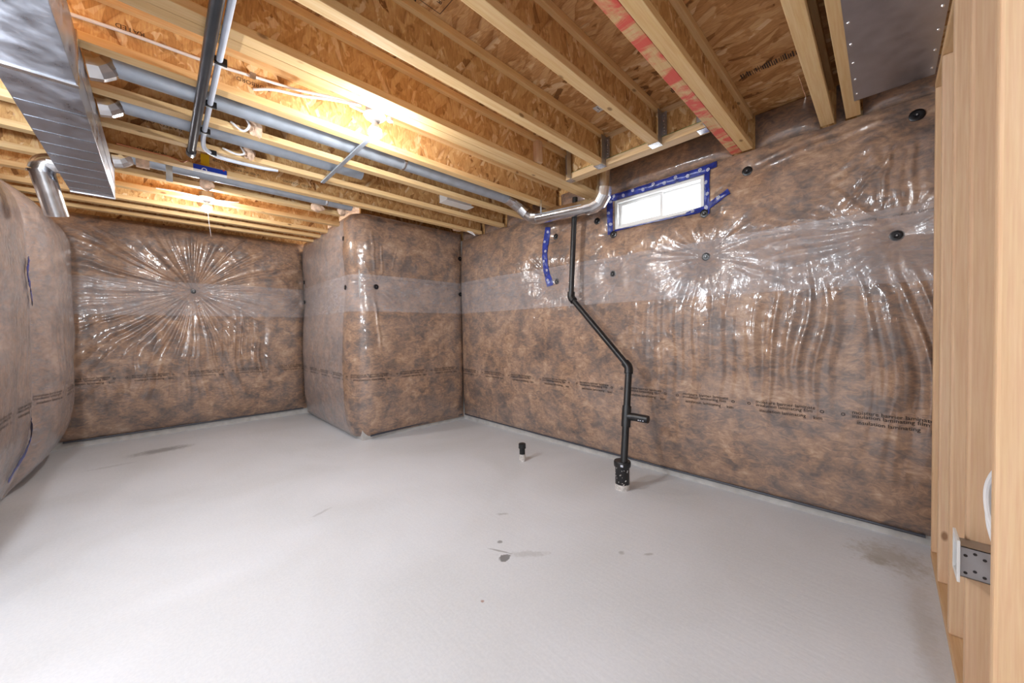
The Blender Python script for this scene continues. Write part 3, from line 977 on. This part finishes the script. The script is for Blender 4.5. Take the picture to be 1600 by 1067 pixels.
for f, items in ((right, [(right_f[0], 'black insulation washer just under the dark sheet metal, beside the studs'), (right_f[1], 'black insulation washer under the end of the red painted joist'), (right_f[2], 'large black insulation washer beside the studs, on the milky band'),
                          (right_f[3], 'black insulation washer below the right end of the window'), (right_f[4], 'black insulation washer between the black drain pipe and the one below the window'), (right_f[5], 'black insulation washer under the left window tape'),
                          (right_f[6], 'black insulation washer under the crossed tape at the right window corner'), (right_f[7], 'black insulation washer at the foot of the vertical blue tape'), (right_f[8], 'black insulation washer under the silver elbow beside the drain pipe'), (right_f[9], 'black insulation washer beside the top of the vertical blue tape')]),
                 (back, [(back_f[0], 'black insulation washer at the centre of the back wall'), ]),
                 (block, [(block_f[0], 'black insulation washer on the front of the corner block near its edge'), (block_f[1], 'upper black washer in the inner corner between block and window wall'), (block_f[2], 'lower black washer in the inner corner between block and window wall'), (block_f[3], 'black washer on the side face of the corner block, on the milky band'),
                          (block_f[4], 'small black washer high on the side face of the corner block'), (block_f[5], 'upper black washer in the far left corner of the block'), (block_f[6], 'lower black washer in the far left corner of the block')])):
    for (q, lab) in items:
        washer(f, q[0], q[1], lab, 0.031 if f is right else 0.028)

# insulation in the joist bays on top of the right wall
bays = [(0.168, 0.215), (0.284, 0.634), (0.768, 1.836), (1.972, 2.326), (2.397, 2.73), (2.80, 3.136), (3.206, 3.55), (3.62, YC - 0.02)]
for k, (y0, y1) in enumerate(bays):
    y_hi = 0.16 if k >= 3 else 0.236
    f = Film(straight((XR + 0.025, y1), (0, -1), (-1, 0)), 0.003, y1 - y0 - 0.003, Z_J + 0.001, Z_J + y_hi, 0.05, [], 20.0 + k, folds=0, ends=(0.04, 0.04), edge=(0.02, 0.05))
    labs = ['film covered insulation in the narrow bay beside the dark sheet metal', 'film covered insulation above the wall between red joist and lone joist', 'film covered insulation above the window behind the header', 'film covered insulation in the bay over the drain pipe', 'film covered insulation in the bay over the vertical blue tape',
            'film covered insulation in the bay past the grey duct elbow', 'film covered insulation in the bay behind the white vent cover', 'film covered insulation in the bay at the corner block']
    o = f.grid('insulation_batt', M['blanket'], 0.014)
    tag(o, labs[k], 'insulation', 'insulation in the joist bays')
f = Film(straight((XR + 0.025, 0.098), (0, -1), (-1, 0)), 0.003, 0.3, Z_J + 0.001, Z_J + 0.2, 0.05, [], 33.0, folds=0, ends=(0.04, 0.04), edge=(0.02, 0.05))
tag(f.grid('insulation_batt', M['blanket'], 0.014), 'film covered insulation behind the end of the dark sheet metal', 'insulation', 'insulation in the joist bays')

# gasket line and concrete foot under the blankets
g = tube_obj('sill_gasket', [(XR - 0.022, -0.16, 0.055), (XR - 0.02, 2.0, 0.06), (XR - 0.022, YC - 0.05, 0.075)], 0.008, M['dark_cord'], seg=8)
tag(g, 'dark strip along the foot of the window wall insulation', 'gasket')
g = tube_obj('sill_gasket', spline([(XR - 0.05, YC - 0.02, 0.07), (2.3, YC - 0.022, 0.066), (XC + 0.10, YC - 0.03, 0.045)], 6), 0.009, M['dark_cord'], seg=8)
tag(g, 'dark strip along the foot of the corner block insulation', 'gasket')
g = tube_obj('sill_gasket', [(XL + 0.1, YB - 0.022, 0.07), (XC - 0.05, YB - 0.022, 0.085)], 0.009, M['dark_cord'], seg=8)
tag(g, 'dark strip along the foot of the back wall insulation', 'gasket')

# ------------------------------------------------------------------ blue tape
sR = lambda y: YC - y
right.tape([(sR(2.44), 2.27), (sR(2.47), 2.05), (sR(2.46), 1.85), (sR(2.42), 1.66)], 0.068, 'vertical blue tape strip on the film left of the black drain pipe', 0.10, seed=1)
right.tape([(sR(1.735), 2.40), (sR(1.735), 2.06)], 0.045, 'blue tape strip down the left side of the window', 0.10, seed=2)
right.tape([(sR(1.74), 2.385), (sR(1.3), 2.385), (sR(0.93), 2.385)], 0.055, 'long blue tape strip along the top of the window', 0.09, seed=3)
right.tape([(sR(0.925), 2.42), (sR(0.925), 2.25), (sR(0.93), 2.05)], 0.045, 'blue tape strip down the right side of the window', 0.09, seed=4)
right.tape([(sR(1.70), 2.088), (sR(1.3), 2.085), (sR(1.05), 2.080)], 0.018, 'narrow blue tape edge along the window sill', 0.0, seed=5)
right.tape([(sR(1.08), 2.085), (sR(0.9), 2.11), (sR(0.77), 2.165)], 0.042, 'blue tape strip crossing at the lower right window corner', 0.10, seed=6)
right.tape([(sR(0.99), 2.39), (sR(0.86), 2.40)], 0.05, 'short crumpled blue tape at the upper right window corner', 0.0, seed=7)
left_near.tape([(1.74, 1.74), (1.62, 1.60), (1.86, 1.43)], 0.05, 'blue tape strip on the left wall insulation, upper piece', 0.0, seed=8, lift=0.008)
left_near.tape([(2.06, 0.64), (1.85, 0.46), (1.58, 0.27)], 0.05, 'blue tape strip on the left wall insulation near the floor', 0.0, seed=10, lift=0.008)

# ------------------------------------------------------------------ window
win = link('window_1', None, loc=(XR, WY0, WZ0), kind='structure')
x0, x1 = XR - 0.006, XR + 0.10


def frame_obj(name, xa, xb, ya, yb, za, zb, t, mat, parent, **props):
    bm = bmesh.new()
    L = Vector(parent.location)
    for lo, hi in (((xa, ya, za), (xb, ya + t, zb)), ((xa, yb - t, za), (xb, yb, zb)), ((xa, ya + t, za), (xb, yb - t, za + t)), ((xa, ya + t, zb - t), (xb, yb - t, zb))):
        add_box(bm, Vector(lo) - L, Vector(hi) - L, 0.0015)
    return link(name, bm_mesh(bm, name), mat, parent, **props)


frame_obj('window_frame', x0, x1, WY0 + 0.002, WY1 - 0.002, WZ0 + 0.002, WZ1 - 0.002, 0.024, M['white'], win)
ym = 1.30
sl = frame_obj('left_sash', XR + 0.035, XR + 0.06, ym - 0.012, WY1 - 0.028, WZ0 + 0.027, WZ1 - 0.027, 0.022, M['white'], win)
sr_ = frame_obj('right_sash', XR + 0.062, XR + 0.085, WY0 + 0.028, ym + 0.012, WZ0 + 0.027, WZ1 - 0.027, 0.018, M['white'], win)
box_obj('pane', (XR + 0.045, ym, WZ0 + 0.04), (XR + 0.049, WY1 - 0.04, WZ1 - 0.04), M['glass'], sl, origin=win.location)
box_obj('pane', (XR + 0.072, WY0 + 0.04, WZ0 + 0.04), (XR + 0.076, ym, WZ1 - 0.04), M['glass'], sr_, origin=win.location)
# outside: pale window well the daylight falls into
# (nothing needed beyond the sky, the panes look straight into daylight)

# ------------------------------------------------------------------ stud partition on the right
YF = -0.172
studs = [(1.325, 'wide pale stud nearest the camera at the right edge'), (1.71, 'second stud from the right edge, carrying the metal outlet box'), (2.10, 'third stud from the right edge, knotty pale pine'), (2.50, 'fourth stud from the right edge, golden in shade'), (2.81, 'farthest stud, against the film covered wall')]
for x, lab in studs:
    o = box_obj('timber_stud', (x, YF - 0.089, 0.039), (x + 0.038, YF, Z_J - 0.040), M["stud"], None, 0.007)
    tag(o, lab, 'stud', 'pale wall studs')
tag(box_obj('timber_plate', (0.9, YF - 0.089, 0.0), (2.85, YF, 0.038), M['plate'], None, 0.003), 'bottom plate on the floor under the wall studs', 'plate')
tag(box_obj('timber_plate', (0.9, YF - 0.089, Z_J - 0.039), (2.85, YF, Z_J - 0.001), M['plate'], None, 0.003), 'top plate above the wall studs under the dark sheet metal', 'plate')

# metal outlet box with its white ring on the second stud
ob = thing('outlet_box', (1.66, -0.162, 0.475), 'galvanised electrical box with white cover ring screwed to a stud', 'electrical box')
bm = bmesh.new()
L = Vector(ob.location)
for lo, hi in (((1.645, -0.232, 0.474), (1.647, -0.154, 0.562)), ((1.708, -0.232, 0.474), (1.7095, -0.154, 0.562)), ((1.645, -0.232, 0.474), (1.709, -0.154, 0.476)), ((1.645, -0.232, 0.560), (1.709, -0.154, 0.562)), ((1.645, -0.234, 0.474), (1.709, -0.232, 0.562))):
    add_box(bm, Vector(lo) - L, Vector(hi) - L)
link('box_body', bm_mesh(bm, 'box_body'), M['steel'], ob)
bm = bmesh.new()
for q in range(8):
    add_lathe(bm, [(0.0, 0.001), (0.004, 0.001), (0.004, 0.0)], Vector((1.645, -0.165 - (q % 4) * 0.017, 0.488 + (q // 4) * 0.05 + (q % 2) * 0.01)) - L, (-1, 0, 0), 10)
link('knockout_hole', bm_mesh(bm, 'knockout_hole'), M['ink'], ob, kind='stuff')
bm = bmesh.new()
for lo, hi in (((1.628, -0.154, 0.462), (1.646, -0.148, 0.582)), ((1.708, -0.154, 0.462), (1.726, -0.148, 0.582)), ((1.646, -0.154, 0.462), (1.708, -0.148, 0.476)), ((1.646, -0.154, 0.564), (1.708, -0.148, 0.582))):
    add_box(bm, Vector(lo) - L, Vector(hi) - L, 0.001)
link('cover_ring', bm_mesh(bm, 'cover_ring'), M['white'], ob, label='white plastic cover ring')
cb = link('loose_cable', bpy.data.meshes.new('loose_cable'))
bm = bmesh.new()
add_tube(bm, spline([(1.52, -0.24, 0.82), (1.56, -0.215, 0.80), (1.60, -0.20, 0.74), (1.60, -0.20, 0.66), (1.585, -0.215, 0.58), (1.62, -0.22, 0.533)], 8), 0.006, 8)
add_tube(bm, spline([(1.50, -0.235, 0.85), (1.55, -0.21, 0.83), (1.585, -0.195, 0.77), (1.58, -0.195, 0.70), (1.56, -0.21, 0.62), (1.60, -0.225, 0.50)], 8), 0.006, 8)
bm.to_mesh(cb.data)
bm.free()
cb.data.materials.append(M['cable'])
tag(cb, 'loop of white cable hanging behind the nearest stud above the metal box', 'cable')

# ------------------------------------------------------------------ panned sheet metal duct, top right
sh = thing('panned_duct', (1.0, -0.17, Z_J - 0.01), 'dark flat sheet metal duct bottom screwed under two joists', 'duct')
box_obj('sheet', (0.6, -0.165, Z_J - 0.004), (2.74, 0.122, Z_J - 0.0015), M['sheet'], sh)
box_obj('end_lip', (2.738, -0.165, Z_J - 0.004), (2.741, 0.122, Z_J + 0.05), M['galv_shiny'], sh)
smb = bmesh.new()
add_lathe(smb, [(0.006, 0), (0.0045, 0.004), (0, 0.0045)], (0, 0, 0), (0, 0, -1), 10)
sme = bm_mesh(smb, 'screw')
sme.materials.append(M['galv_shiny'])
for q in range(9):
    for yy in (0.108, -0.150):
        link('screw', sme, None, sh, (2.66 - q * 0.16 - 1.0, yy + 0.17, 0.006))

# ------------------------------------------------------------------ trunk duct, upper left
TX0, TX1, TZ, TY1 = -0.425, -0.218, 2.205, 3.95
td = thing('trunk_duct', (TX0, 0.2, TZ), 'long rectangular galvanised trunk duct along the upper left', 'duct')
box_obj('duct_body', (TX0, -1.5, TZ), (TX1, TY1, Z_J - 0.004), M['galv'], td, 0.002)
for y in (0.65, 1.45, 1.62, 2.25):
    box_obj('drive_cleat', (TX0 - 0.004, y, TZ - 0.006), (TX1 + 0.006, y + 0.028, Z_J - 0.006), M['galv_shiny'], td, 0.002, label='bright joint cleat')
for y in np.arange(2.55, 3.9, 0.16):
    box_obj('cross_bead_shade', (TX0 + 0.004, float(y), TZ - 0.0015), (TX1 - 0.004, float(y) + 0.0025, TZ + 0.001), M['black_iron'], td)  # black colour stands in for the shadow line of each embossed bead
box_obj('end_cap', (TX0 - 0.003, TY1 - 0.02, TZ - 0.003), (TX1 + 0.003, TY1 + 0.004, Z_J - 0.003), M['galv_shiny'], td, 0.001)
box_obj('side_seam', (TX1 + 0.0, 2.3, TZ + 0.10), (TX1 + 0.003, TY1 - 0.05, TZ + 0.104), M['galv_shiny'], td)

# wider duct section at the frame corner
ld = thing('plenum_duct', (-1.9, 0.9, TZ - 0.005), 'wide bluish sheet metal plenum in the upper left corner', 'duct')
box_obj('plenum_body', (-1.9, -0.2, TZ + 0.03), (TX0 - 0.012, 1.52, Z_J - 0.01), M['galv_dull'], ld, 0.003)

# boot: elbow off the left side of the trunk and a drop along the left wall
bt = thing('drop_duct', (-0.5, 3.72, 2.0), 'short shiny elbow and vertical drop off the end of the trunk duct', 'duct')
tube_obj('elbow', spline([(TX0 + 0.002, 3.72, 2.31), (-0.47, 3.72, 2.31), (-0.505, 3.725, 2.295), (-0.52, 3.735, 2.25)], 6), 0.058, M['galv_shiny'], bt, 20)
tube_obj('drop_pipe', [(-0.52, 3.735, 2.26), (-0.475, 3.83, 2.0)], 0.055, M['galv_shiny'], bt, 20)
tube_obj('rolled_rim', [(-0.5215, 3.733, 2.266), (-0.5185, 3.738, 2.25)], 0.062, M['galv_shiny'], bt, 20)
box_obj('paper_label', (-0.49, 3.655, 2.285), (-0.45, 3.661, 2.31), M['white'], bt, label='small white paper label')

# round branch ducts in the joist bays
R5 = 0.062


def branch(label, y, z, xa, xb, mat, collar=True, joints=()):
    t = thing('branch_duct', (xa, y, z), label, 'duct', 'round branch ducts between the joists')
    tube_obj('duct_pipe', [(xa, y, z), (xb, y, z)], R5, mat, t, 24)
    if collar:
        tube_obj('collar', [(TX1, y, z - 0.05), (TX1 + 0.03, y, z - 0.045), (TX1 + 0.045, y, z - 0.03), (xa + 0.004, y, z)], R5, M['galv_shiny'], t, 14, smooth=False, rads=[R5 + 0.004, R5 + 0.003, R5 + 0.005, R5 + 0.002])
    for x in joints:
        tube_obj('joint_ring', [(x - 0.012, y, z), (x - 0.004, y, z), (x + 0.004, y, z), (x + 0.012, y, z)], R5, M['galv_shiny'], t, 24, rads=[R5 + 0.001, R5 + 0.004, R5 + 0.004, R5 + 0.001])
    return t


dA = branch('long round grey duct running past the near bulb to the shiny elbow', 2.56, 2.50, -0.155, 2.42, M['galv_dull'], True, (1.35,))
branch('round grey duct in the bay between the white vent cover and the trunk duct', 2.97, 2.508, -0.155, 1.2, M['galv_dull'])
dC = branch('round grey duct below the blue and yellow label, ending at the corner block', 3.79, 2.502, -0.14, 1.42, M['galv_dull'], True, (1.18,))
tube_obj('insulation_sleeve', [(-0.10, 3.79, 2.502), (-0.03, 3.79, 2.502)], R5 + 0.012, M['foam'], dC, 16)
br = thing('duct_bracket', (0.07, 3.72, 2.43), 'grey metal bracket hanging below the far round duct', 'bracket')
box_obj('bracket_plate', (0.055, 3.715, 2.345), (0.092, 3.721, 2.475), M['galv_dull'], br)
box_obj('bracket_foot', (0.055, 3.715, 2.475), (0.092, 3.735, 2.479), M['galv_dull'], br)

# shiny exhaust duct along the window wall, from the elbow to the up-turn
ed = thing('exhaust_duct', (2.6, 2.5, 2.3), 'shiny silver duct with two elbows on the wall left of the window', 'duct')
XD = 2.70
tube_obj('elbow', [(2.42, 2.56, 2.50), (2.52, 2.57, 2.49), (2.62, 2.56, 2.45), (2.68, 2.52, 2.38), (2.705, 2.46, 2.335), (2.705, 2.38, 2.315)], R5 + 0.003, M['galv_shiny'], ed, 20, smooth=False)
tube_obj('duct_pipe', [(2.705, 2.40, 2.318), (XD, 1.80, 2.272)], R5, M['galv_shiny'], ed, 24)
tube_obj('elbow', [(XD, 1.82, 2.273), (XD, 1.75, 2.27), (XD, 1.69, 2.285), (XD - 0.002, 1.655, 2.33), (XD - 0.004, 1.645, 2.39)], R5 + 0.004, M['galv_shiny'], ed, 20, smooth=False)
tube_obj('upright_pipe', [(XD - 0.004, 1.645, 2.385), (XD - 0.004, 1.645, 2.66)], R5 - 0.004, M['galv_shiny'], ed, 24)
tube_obj('side_seam', [(2.64, 2.36, 2.325), (XD - 0.062, 1.84, 2.285)], 0.004, M['galv_dull'], ed, 8)
box_obj('support_strap', (2.64, 2.29, 2.30), (2.643, 2.31, Z_J + 0.02), M['galv_shiny'], ed)

# ------------------------------------------------------------------ pipes along the ceiling
gp = thing('gas_pipe', (0.172, 3.25, 2.408), 'black steel pipe under the joists beside the white conduit', 'pipe')
tube_obj('pipe_run', [(0.176, -1.0, 2.406), (0.172, 3.2, 2.406)], 0.0215, M['black_iron'], gp, 20)
tube_obj('end_cap', [(0.172, 3.17, 2.406), (0.172, 3.225, 2.406), (0.172, 3.235, 2.406)], 0.026, M['black_iron'], gp, 20, rads=[0.026, 0.026, 0.02])
tube_obj('end_nipple', [(0.172, 3.23, 2.41), (0.172, 3.25, 2.405)], 0.012, M['steel'], gp, 12)
cn = thing('white_conduit', (0.215, 2.9, 2.41), 'pale conduit clipped beside the black steel pipe, bending away at its end', 'conduit')
tube_obj('conduit_run', [(0.212, -1.0, 2.414)] + spline([(0.214, 2.75, 2.414), (0.218, 2.98, 2.412), (0.245, 3.11, 2.41), (0.34, 3.18, 2.412), (0.55, 3.19, 2.418), (0.66, 3.19, 2.43)], 8), 0.0125, M['conduit'], cn, 14)
for y in (2.055, 2.475, 2.82, 3.125):
    xx = 0.214 if y < 3 else 0.27
    box_obj('clip', (xx - 0.018, y, 2.398), (xx + 0.028, y + 0.016, 2.4295), M['washer'], cn, 0.003, label='black plastic clip')

# copper bond wire and white cables on the joist webs
cw = tube_obj('copper_wire', spline([(-0.18, 3.536, 2.47), (-0.05, 3.545, 2.468), (0.08, 3.545, 2.466), (0.14, 3.54, 2.45), (0.165, 3.4, 2.42)], 8), 0.0045, M['copper'], seg=8)
tag(cw, 'thin copper wire from the trunk duct to the black pipe end', 'wire')
yw = JO['5'].location.y + 0.018
c1 = tube_obj('ceiling_cable', spline([(-0.3, yw, 2.525), (-0.06, yw, 2.543), (0.21, yw, 2.553), (0.40, yw, 2.572), (0.58, yw - 0.03, 2.575), (0.72, yw - 0.14, 2.545), (0.84, 2.10, 2.505)], 8), 0.0075, M['cable'], seg=8)
tag(c1, 'long white cable along the joist web to the near bulb', 'cable')
c2 = tube_obj('ceiling_cable', spline([(0.385, yw + 0.012, 2.508), (0.47, yw - 0.02, 2.53), (0.60, yw - 0.06, 2.535), (0.72, yw - 0.17, 2.515), (0.85, 2.08, 2.492)], 8), 0.0075, M['cable'], seg=8)
tag(c2, 'shorter white cable coming through the joist web below the long one', 'cable')
tag(box_obj('cable_staple', (0.37, yw - 0.012, 2.56), (0.395, yw + 0.006, 2.585), M['steel']), 'small staple holding the long white cable to the joist', 'staple')
c3 = tube_obj('ceiling_cable', spline([(0.0, 4.35, 2.46), (0.12, 4.34, 2.462), (0.36, 4.35, 2.455), (0.50, 4.34, 2.46), (0.57, 4.355, 2.475)], 8), 0.006, M['cable'], seg=8)
tag(c3, 'white cable running to the far bulb', 'cable')
for k, (pts, lab) in enumerate((([(0.40, 2.72, 2.52), (0.41, 2.66, 2.45), (0.385, 2.70, 2.425), (0.33, 2.728, 2.47)], 'short white cable tail under the first foam tuft'), ([(0.43, 3.12, 2.50), (0.44, 3.07, 2.44), (0.40, 3.09, 2.43), (0.33, 3.125, 2.46)], 'short white cable tail under the second foam tuft'))):
    tag(tube_obj('cable_tail', spline(pts, 8), 0.0065, M['cable'], seg=8), lab, 'cable')


def tuft(loc, size, label, seed):
    bm = bmesh.new()
    bmesh.ops.create_icosphere(bm, subdivisions=3, radius=1.0)
    rg = random.Random(seed)
    ox = rg.random() * 50
    for v in bm.verts:
        p = v.co.copy()
        k = 0.55 + 0.9 * float(vnoise(np.array(p.x * 2.2 + ox), np.array(p.y * 2.2 + p.z * 1.7 + ox)))
        v.co = Vector((p.x * size[0], p.y * size[1], p.z * size[2])) * k
    o = link('foam_tuft', bm_mesh(bm, 'foam_tuft', True), M['foam'], None, loc)
    tag(o, label, 'foam', 'tufts of foam on the ducts')


tuft((0.445, 2.69, 2.47), (0.035, 0.025, 0.06), 'pinkish foam tuft hanging beside the long grey duct', 1)
tuft((0.475, 3.10, 2.465), (0.028, 0.022, 0.045), 'pinkish foam tuft on the second duct, below the first', 2)
tuft((0.30, 3.86, 2.425), (0.045, 0.04, 0.045), 'ragged foam tuft under the far duct above the far bulb', 3)
tuft((1.13, 3.87, 2.43), (0.06, 0.035, 0.04), 'pale foam tuft near the top of the corner block', 4)
tuft((1.36, 3.86, 2.44), (0.05, 0.04, 0.04), 'small foam tuft where the far duct meets the corner block', 5)

# blue / yellow label on the joist
lb = thing('joist_label', (0.2, 3.55, 2.41), 'blue and white label with a yellow tab on the joist above the far bulb', 'label')
box_obj('blue_band', (0.20, 3.549, 2.428), (0.395, 3.552, 2.462), M['label_blue'], lb)
box_obj('white_band', (0.20, 3.549, 2.408), (0.395, 3.5515, 2.428), M['white'], lb)
box_obj('yellow_tab', (0.245, 3.577, 2.462), (0.295, 3.580, 2.56), M['yellow'], lb)
box_obj('red_dot', (0.372, 3.547, 2.455), (0.382, 3.550, 2.464), plain('red_dot', (0.7, 0.03, 0.03)), lb)
bm = bmesh.new()
add_lathe(bm, [(0.011, 0), (0.016, 0), (0.016, 0.001), (0.011, 0.001), (0.011, 0)], Vector((0.262, 3.549, 2.431)) - Vector(lb.location), (0, -1, 0), 18)
link('round_logo', bm_mesh(bm, 'round_logo'), M['white'], lb, label='white ring logo')

# steel strap across the joists, vent cover, junction wire
sp = box_obj('steel_strap', (0.958, 2.28, Z_J - 0.012), (0.985, 3.19, Z_J - 0.001), M['galv_dull'], None, 0.002)
tag(sp, 'thin steel strip nailed across the joists behind the near bulb', 'strap')
vt = thing('vent_cover', (2.2, 3.05, 2.49), 'white rectangular vent cover between two joists', 'vent')
box_obj('cover_plate', (2.03, 2.985, 2.488), (2.37, 3.112, 2.498), M['white'], vt, 0.003)
box_obj('vent_box', (2.05, 3.0, 2.498), (2.35, 3.135, 2.58), M['white'], vt)
jb = thing('wire_box', (2.62, 3.6, 2.40), 'small pale box with a loop of wire in the corner above the block', 'box')
box_obj('box_body', (2.60, 3.62, 2.44), (2.70, 3.70, 2.52), M['foam'], jb, 0.004)
box_obj('dark_connector', (2.71, 3.63, 2.45), (2.73, 3.65, 2.48), M['label_blue'], jb)
tube_obj('wire_loop', spline([(2.71, 3.63, 2.46), (2.73, 3.57, 2.43), (2.76, 3.52, 2.41), (2.78, 3.49, 2.37), (2.77, 3.52, 2.39), (2.73, 3.60, 2.44)], 8), 0.005, M['cable'], jb, 8)


# ------------------------------------------------------------------ bulbs
def bulb(loc_plate, label, tilt=(0, 0, -1), pull=True):
    t = thing('bulb_fixture', loc_plate, label, 'lamp')
    p = Vector(loc_plate)
    lathe_obj('octagon_box', [(0, 0.045), (0.052, 0.045), (0.054, 0.0), (0.0, 0.0)], p, (0, 0, 1), M['steel'], t, 8)
    lathe_obj('lampholder', [(0, 0.001), (0.060, 0.001), (0.062, -0.006), (0.055, -0.014), (0.034, -0.02), (0.028, -0.036), (0.024, -0.038), (0.0, -0.038)], p, (0, 0, 1), M['porcelain'], t, 28)
    lathe_obj('bulb_housing', [(0.0, -0.039), (0.014, -0.039), (0.016, -0.050), (0.029, -0.070), (0.0345, -0.084), (0.0, -0.084)], p, (0, 0, 1), M['porcelain'], t, 20)
    lathe_obj('bulb_dome', [(0.0, -0.0845), (0.0345, -0.0845), (0.0365, -0.096), (0.034, -0.113), (0.021, -0.128), (0.0, -0.133)], p, (0, 0, 1), M['bulb'], t, 20, label='lit white dome')
    return t


b1 = bulb((0.915, 2.055, 2.452), 'near lit bulb in a white ceiling lampholder')
tube_obj('side_cable', spline([(0.80, 2.12, 2.49), (0.84, 2.10, 2.475), (0.875, 2.085, 2.468)], 6), 0.007, M['cable'], b1, 8)
lathe_obj('cable_clamp', [(0, 0), (0.016, 0), (0.016, 0.02), (0.0, 0.022)], (0.995, 2.03, 2.458), (0, 0, -1), M['porcelain'], b1, 16)
box_obj('mount_bracket', (0.87, 1.969, 2.48), (0.96, 2.02, 2.492), M['steel'], b1)
b2 = bulb((0.33, 4.32, 2.45), 'far lit bulb in front of the back wall')
box_obj('mount_bracket', (0.29, 4.32, 2.485), (0.37, 4.368, 2.494), M['steel'], b2)
tube_obj('pull_cord', spline([(0.335, 4.30, 2.33), (0.34, 4.30, 2.22), (0.352, 4.30, 2.1)], 4), 0.0015, M['cable'], b2, 6)

# ------------------------------------------------------------------ drain pipes
ds = thing('drain_pipe', (2.46, 1.36, 0.2), 'black plastic drain pipe jogging down the wall below the silver duct', 'pipe')
P0, P1, P2, P3 = Vector((2.465, 1.355, 0.2)), Vector((2.655, 1.41, 0.90)), Vector((2.72, 2.015, 1.50)), Vector((2.77, 1.995, 2.42))
rp = 0.0265
tube_obj('pipe_run', [P0, P1], rp, M['abs'], ds, 18)
tube_obj('pipe_run', [P1, P2], rp * 0.92, M['abs'], ds, 18)
tube_obj('pipe_run', [P2, P3], rp * 0.92, M['abs'], ds, 18)
for a, b_, c_ in ((P0, P1, P2), (P1, P2, P3)):
    d1, d2 = (b_ - a).normalized(), (c_ - b_).normalized()
    tube_obj('elbow_fitting', [b_ - d1 * 0.05, b_ - d1 * 0.012, b_ + d2 * 0.012, b_ + d2 * 0.05], rp * 1.28, M['abs'], ds, 18)
q = P0.lerp(P1, 0.46)
d1 = (P1 - P0).normalized()
tube_obj('tee_fitting', [q - d1 * 0.07, q + d1 * 0.09], rp * 1.3, M['abs'], ds, 18)
arm = tube_obj('tee_arm', [q + Vector((0, 0, 0.01)), q + Vector((0.015, -0.06, 0.012)), q + Vector((0.02, -0.165, 0.008))], rp * 1.12, M['abs'], ds, 18)
tube_obj('arm_mouth', [q + Vector((0.0201, -0.1655, 0.008)), q + Vector((0.0202, -0.1665, 0.008))], rp * 0.85, M['ink'], ds, 16)
for k, dy in enumerate((0.10, 0.115, 0.135)):
    box_obj('paint_mark', q + Vector((-0.013, -dy - 0.008, -0.004)), q + Vector((-0.008, -dy, 0.002)), M['print'], ds)
hb = thing('floor_drain_hub', (2.472, 1.372, 0.0), 'wide black pipe hub splashed with concrete at the foot of the drain pipe', 'pipe')
lathe_obj('hub_pipe', [(0, 0.0), (0.052, 0.0), (0.052, 0.17), (0.060, 0.172), (0.062, 0.18), (0.062, 0.205), (0.058, 0.213), (0.0, 0.213)], (2.472, 1.372, 0.0), (0, 0, 1), M['abs'], hb, 28)
lathe_obj('concrete_splash', [(0.0525, 0.0), (0.0535, 0.0), (0.0535, 0.03), (0.0525, 0.042)], (2.472, 1.372, 0.0), (0, 0, 1), M['mud'], hb, 28)
bm = bmesh.new()
rg = random.Random(3)
for k in range(22):
    a = math.pi + rg.uniform(-0.9, 1.4)
    zz_ = 0.04 + rg.random() ** 1.6 * 0.13
    c = Vector((2.472 + 0.0522 * math.cos(a), 1.372 + 0.0522 * math.sin(a), zz_)) - Vector(hb.location)
    r = bmesh.ops.create_icosphere(bm, subdivisions=1, radius=rg.uniform(0.002, 0.005))
    bmesh.ops.translate(bm, vec=c, verts=r['verts'])
link('concrete_speck', bm_mesh(bm, 'concrete_speck'), M['mud'], hb, kind='stuff')
box_obj('white_mark', (2.413, 1.335, 0.185), (2.419, 1.355, 0.2), M['print'], hb)
fs = thing('floor_stub', (2.365, 2.32, 0.0), 'short black capped pipe stub standing in the floor', 'pipe')
lathe_obj('stub_pipe', [(0, 0), (0.026, 0), (0.026, 0.115), (0, 0.115)], fs.location, (0, 0, 1), M['abs'], fs, 20)
lathe_obj('cap', [(0.0, 0.165), (0.026, 0.165), (0.033, 0.16), (0.034, 0.12), (0.026, 0.113)], fs.location, (0, 0, 1), M['abs'], fs, 20)
lathe_obj('concrete_splash', [(0.0265, 0.0), (0.0285, 0.0), (0.0285, 0.055), (0.0265, 0.066)], fs.location, (0, 0, 1), M['mud'], fs, 20)
